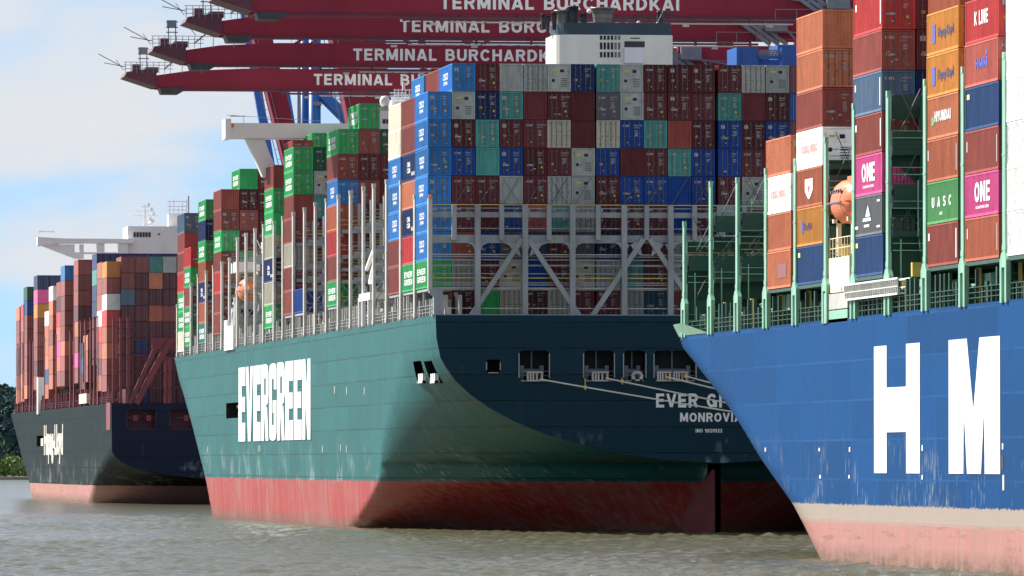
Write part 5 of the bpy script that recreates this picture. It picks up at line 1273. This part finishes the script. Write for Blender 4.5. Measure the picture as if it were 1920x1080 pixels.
# cranes further along the quay, booms raised
def raised(px, py, px2, py2, Z, w, mat, label, name='ship_to_shore_crane'):
    Y = (Z - 150 * sT) / cT; root = empty(name, (QX + 6, Y, QZ))
    def part(nm, mb, m):
        o = mb.obj(nm, m, root); o.matrix_parent_inverse = Matrix.Translation(-root.location); return o
    a, b = Vector(PXY(px, py, Y)), Vector(PXY(px2, py2, Y)); dr = (b - a).normalized(); base = a - dr * ((a.z - 57) / dr.z); top = base + dr * 58
    part('boom', MB().bar(base, top, w * .7071), mat)
    o2 = Vector((0, 6, 0)); part('boom', MB().bar(base + o2, top + o2, w * .6), mat)
    sd_ = Vector((-w * .62, -.4, 0)); rr_ = MB()
    for s_ in (sd_, sd_ + Vector((-.8, 0, 0)), Vector((w * .1 - w*.45, -w*.6, 0))): rr_.bar(base + s_, top + s_, .1)
    k = 0
    while k < 56: rr_.bar(base + dr * k + sd_, base + dr * k + sd_ + Vector((-.8, 0, 0)), .06); k += 2
    part('boom_ladder', rr_, M['steel'])
    for dx in (5, 35):
        for dy in (-8, 15): part('leg', MB().box(QX + dx, QX + dx + 2, Y + dy, Y + dy + 1.6, QZ, 60), mat)
    part('girder', MB().box(QX - 2, QX + 60, Y - 1, Y + .3, 57, 60), mat); part('girder', MB().box(QX - 2, QX + 60, Y + 6, Y + 7.3, 57, 60), mat)
    py_ = MB(); py_.bar((QX + 6, Y + 3, 60), (QX + 4, Y + 3, 92), .9); py_.bar((QX + 36, Y + 3, 60), (QX + 4, Y + 3, 92), .5); part('pylon', py_, mat)
    return tag(root, label, 'crane', 'quay cranes further along with raised booms')
raised(548, 300, 517, 175, 1560, 3.6, M['maroon'], 'red quay crane with its narrow boom raised, left of the blue pillar')
raised(684, 260, 668, 180, 1435, 5.0, M['maroon'], 'red quay crane with its broad boom raised, above the green boxes')
raised(724, 260, 706, 180, 1500, 4.6, M['maroon'], 'red quay crane with raised boom just behind the radar dome')
Yc = 1632.0; bc = empty('ship_to_shore_crane', (QX + 8, Yc, QZ)); 
def bp(px, py): return PXY(px, py, Yc)
def bpart(nm, mb, m=None, sm=False):
    o = mb.obj(nm, m or M['craneblue'], bc, sm); o.matrix_parent_inverse = Matrix.Translation(-bc.location); return o
a = bp(590, 300); bpart('pylon_leg', MB().bar((a[0], Yc, 20), (a[0], Yc, 96), 1.25, n=16), sm=True)
a = bp(574, 300); bpart('pylon_leg', MB().bar((a[0], Yc + 3, 20), (a[0], Yc + 3, 96), 1.05, n=16), sm=True)
a = bp(561, 300); bpart('stair_tower', MB().box(a[0] - .35, a[0] + .35, Yc, Yc + .8, 40, 96), M['steel'])
bpart('stay', MB().bar(bp(551, 240), bp(538, 165), .5)); bpart('brace', MB().bar(bp(592, 165), bp(662, 235), 1.35, n=12), sm=True)
bpart('boom', MB().bar((QX - 2, Yc + 8, 60), (QX - 12, Yc + 8, 118), 1.2)); bpart('girder', MB().box(QX - 4, QX + 50, Yc + 6, Yc + 8, 56, 59))
a = bp(600, 220); bpart('lamp_platform', MB().bar((a[0] - .8, Yc - 1, a[2]), (a[0] - .8, Yc - 1, a[2] + 5), .16).box(a[0] - 1.6, a[0] + .2, Yc - 1.4, Yc - .4, a[2] + 2.4, a[2] + 3.2), M['steel'])
for dx in (5, 35): bpart('leg', MB().box(QX + dx, QX + dx + 2, Yc + 10, Yc + 12, QZ, 58))
tag(bc, 'blue quay crane far off, round pillars between two raised red booms', 'crane')
# blue crane portal over the stern stacks
Yq = 964.0; qc = empty('ship_to_shore_crane', (QX + 12, Yq, QZ))
def qpart(nm, mb, m=None):
    o = mb.obj(nm, m or M['craneblue'], qc); o.matrix_parent_inverse = Matrix.Translation(-qc.location); return o
def qp(px, py): return PXY(px, py, Yq)
a, b = qp(1382, 124), qp(1422, 88); qpart('machinery_house', MB().box(a[0], b[0], Yq, Yq + 8, a[2] - 3, b[2]))
a, b = qp(1462, 124), qp(1530, 88); qpart('machinery_house', MB().box(a[0] + .1, b[0] + 6, Yq + 2, Yq + 9, a[2] - 3, b[2] + .4))
for px in (1380, 1464): a, b = qp(px, 126), qp(px + 6, 91); qpart('column', MB().box(a[0], b[0], Yq - .7, Yq - .05, a[2] - 2, b[2] + .1))
a, b = qp(1422, 110), qp(1464, 104); qpart('beam', MB().box(a[0], b[0], Yq - .4, Yq, a[2], b[2])); a, b = qp(1422, 124), qp(1464, 111); qpart('beam', MB().box(a[0], b[0], Yq + 1, Yq + 2, a[2] - 3, b[2]))
qpart('beam', MB().bar(qp(1424, 106), qp(1436, 112), .3))
g = MB(); 
for k in range(7): g.bar(qp(1424 + k * 6, 103), qp(1428 + k * 6, 94), .12)
for py in (94, 98, 102): g.bar(qp(1422, py), qp(1462, py), .1)
qpart('cable_reel_frame', g, M['steel'])
for dx in (12, 36):
    for dy in (0, 22): qpart('leg', MB().box(QX + dx, QX + dx + 2.2, Yq + dy, Yq + dy + 2, QZ, 56))
qpart('girder', MB().box(QX + 5, QX + 60, Yq + 3, Yq + 5, 54, 57.0))
tag(qc, 'blue quay crane whose machinery shows above the stern stacks, right of the funnel', 'crane')

# mooring lines, rat guards, bollards
for i, (px, py, by, gp) in enumerate(((1012, 711, 786, 1096), (1136, 709, 790, 1169), (1250, 707, 780, 1259), (1284, 705, 783, 1290))):
    a = Vector(PXY(px, py, Y2 - .3)); b = Vector((QX + .9, by, QZ + .4)); root = empty('mooring_line', a)
    mb = MB(); n = 14; pts = []
    for k in range(n + 1):
        t = k / n; p = a.lerp(b, t) - a; p.z -= 1.2 * t * (1 - t) * (1 + .3 * i); pts.append(p)
    for p, q in zip(pts, pts[1:]): mb.bar(p, q, .085, n=6)
    mb.obj('rope', M['rope'], root)
    t = (Xat(gp, Y2 - 2) - a.x) / (b.x - a.x); c = a.lerp(b, t) - a; c.z -= 1.2 * t * (1 - t)
    MB().lathe((c.x, c.y, c.z), [(0, .0), (.2, .0), (.2, .06), (0, .06)], 12, 'y').bar((c.x, c.y, c.z - .3), (c.x - .05, c.y, c.z + (.9 if i == 0 else .35)), .07).obj('rat_guard', M['yellow'], root)
    tag(root, ['white mooring line from the leftmost lit stern port, yellow rat guard', 'white mooring line from the second stern port, crossing the name', 'white mooring line, lower of the two from the port above the name', 'white mooring line, upper of the two from the port above the name'][i], 'mooring line', 'mooring lines off the green stern')
bo = []
for k, by in enumerate((780, 783.5, 787, 790.5)):
    o = MB().lathe((0, 0, 0), [(.45, 0), (.35, .1), (.3, .5), (.5, .62), (.5, .75), (0, .8)], 12).obj('bollard', M['steel'], None, True); o.location = (QX + .9, by, QZ)
    tag(o, 'iron bollard on the quay edge holding the %s mooring line' % ORD[k + 1], 'bollard', 'quay bollards')

# ------------------------------------------------------------------ far shore
def shore_mat(name, a, b, scale):
    m = principled(name, a, 0.9, 0, 0.5, scale); return m
YS = 3500.0
def terrain():
    xs_ = lin(-1500, 1500, 60); ys_ = lin(YS, YS + 1500, 20); v = []; f = []
    for y in ys_:
        for x in xs_:
            t = (y - YS) / 1500; h = -.5 + 2.5 * min(1, (y - YS) / 40) + 25 * min(1, max(0, (y - YS - 180) / 350)) ** 1.2 * (1 + .18 * math.sin(x * .012) + .1 * math.sin(x * .031 + 1))
            v.append((x, y, h))
    n = len(xs_)
    for j in range(len(ys_) - 1):
        for i in range(n - 1): f.append((j * n + i, j * n + i + 1, (j + 1) * n + i + 1, (j + 1) * n + i))
    me = bpy.data.meshes.new('hill'); me.from_pydata(v, [], f); me.materials.append(principled('hill_soil', (0.09, 0.10, 0.05), .9, 0, .4, .02)); me.polygons.foreach_set('use_smooth', [True] * len(f)); return me
setting(link('hill', terrain()))
setting(MB().box(-1500, 1500, YS - 14, YS + 12, -1, 1.0).obj('river_bank', principled('bank_sand', (0.30, 0.26, 0.20), .9, 0, .4, .05)))
def clumps(name, count, xr, yr, zf_, rr_, lp, mats, seed, leaf=.8):
    rs = np.random.RandomState(seed); V = []; Fi = []; mi = []; k = 0
    for _ in range(count):
        x = rs.uniform(*xr); y = rs.uniform(*yr); g = zf_(x, y); r_ = rs.uniform(*rr_); hgt = r_ * rs.uniform(1.0, 1.5)
        n = lp; th = rs.uniform(0, 6.283, n); cz = rs.uniform(-.8, 1, n); rad_ = r_ * (rs.uniform(.55, 1.05, n))
        px = x + rad_ * np.sqrt(1 - cz ** 2 * .9) * np.cos(th); py = y + rad_ * np.sqrt(1 - cz ** 2 * .9) * np.sin(th); pz = g + hgt * .9 + cz * hgt
        a = rs.normal(size=(n, 3)); a /= np.linalg.norm(a, axis=1)[:, None]; b = np.cross(a, rs.normal(size=(n, 3))); b /= np.linalg.norm(b, axis=1)[:, None]
        s_ = leaf * rs.uniform(.6, 1.4, n)[:, None]; c = np.stack([px, py, pz], 1)
        V.append(np.stack([c - a * s_, c + b * s_ * .7, c + a * s_, c - b * s_ * .7], 1).reshape(-1, 3)); Fi.append(np.arange(k, k + 4 * n).reshape(-1, 4)); k += 4 * n; mi += [rs.randint(len(mats))] * n
    me = bpy.data.meshes.new(name); me.from_pydata(np.concatenate(V).tolist(), [], np.concatenate(Fi).tolist())
    for m in mats: me.materials.append(m)
    me.polygons.foreach_set('material_index', mi); me.update(); return link(name, me)
def hz(x, y): return -.5 + 2.5 + 25 * min(1, max(0, (y - YS - 180) / 350)) ** 1.2 * (1 + .18 * math.sin(x * .012) + .1 * math.sin(x * .031 + 1))
leafm = [principled('leaf_dark', (0.055, 0.105, 0.095), .8, 0, .4, .1, spec=.05), principled('leaf_mid', (0.08, 0.14, 0.11), .8, 0, .4, .1, spec=.05), principled('leaf_deep', (0.045, 0.085, 0.095), .8, 0, .4, .1, spec=.05)]
leafl = [principled('leaf_bright', (0.15, 0.25, 0.08), .8, 0, .4, .1, spec=.05), principled('leaf_yellow', (0.20, 0.28, 0.11), .8, 0, .4, .1, spec=.05)]
o = clumps('woods', 900, (-60, 330), (YS + 170, YS + 620), hz, (4, 7.5), 85, leafm, 3, 1.7); tag(o, 'dark wooded hillside beyond the river at the left edge', 'woods', None, 'stuff')
o = clumps('shrubbery', 260, (-40, 320), (YS + 8, YS + 70), lambda x, y: 1.2, (2.2, 3.6), 90, leafl, 5, 1.0); tag(o, 'bright green bushes along the far river bank', 'bushes', None, 'stuff')

HAZE = 0
if HAZE:
    hzm = bpy.data.materials.new('haze'); hzm.use_nodes = True; t = hzm.node_tree; t.nodes.clear()
    ho = N(t, 'ShaderNodeOutputMaterial'); hv = N(t, 'ShaderNodeVolumePrincipled'); hv.inputs['Color'].default_value = (0.80, 0.89, 1.0, 1); hv.inputs['Density'].default_value = HAZE
    t.links.new(hv.outputs[0], ho.inputs['Volume'])
    hb = MB().box(-9500, 9500, -700, 9500, -5, 150).obj('haze', hzm); hb['kind'] = 'stuff'
for o in bpy.data.objects:                     # fine pieces, too small in the photo to pick apart singly
    if o.name.split('.')[0] in ('stencil_marks', 'locking_rods', 'railing', 'rail', 'bridge_frame', 'walkway', 'lashing_rods', 'deck_railing', 'deck_fittings', 'hatch_coaming', 'mast', 'davit_arm', 'lifeboat_deck_gear',
            'mast_platform', 'funnel_light', 'funnel_railing', 'hull_mark', 'deck_locker', 'stairway', 'gangway_stanchions', 'nose_railing', 'forestay_bracket', 'trolley_rail', 'boom_ladder', 'bogie', 'pylon',
            'lettering', 'cable_reel_frame', 'festoon_cable', 'box_beam', 'boom_hinge', 'refrigeration_unit', 'wing_antenna', 'nose_machinery'): o['kind'] = 'stuff'
# fix parenting: parts of ships were built in world coordinates
for root in (ship1, ship2, ship3):
    for ch in root.children:
        ch.matrix_parent_inverse = Matrix.Translation(-root.location)
fun.matrix_parent_inverse = Matrix.Translation(-ship2.location)
print('containers', NCON[0], 'dup labels', [k for k, v in LAB.items() if v > 1][:10], 'fill', len(FILL))
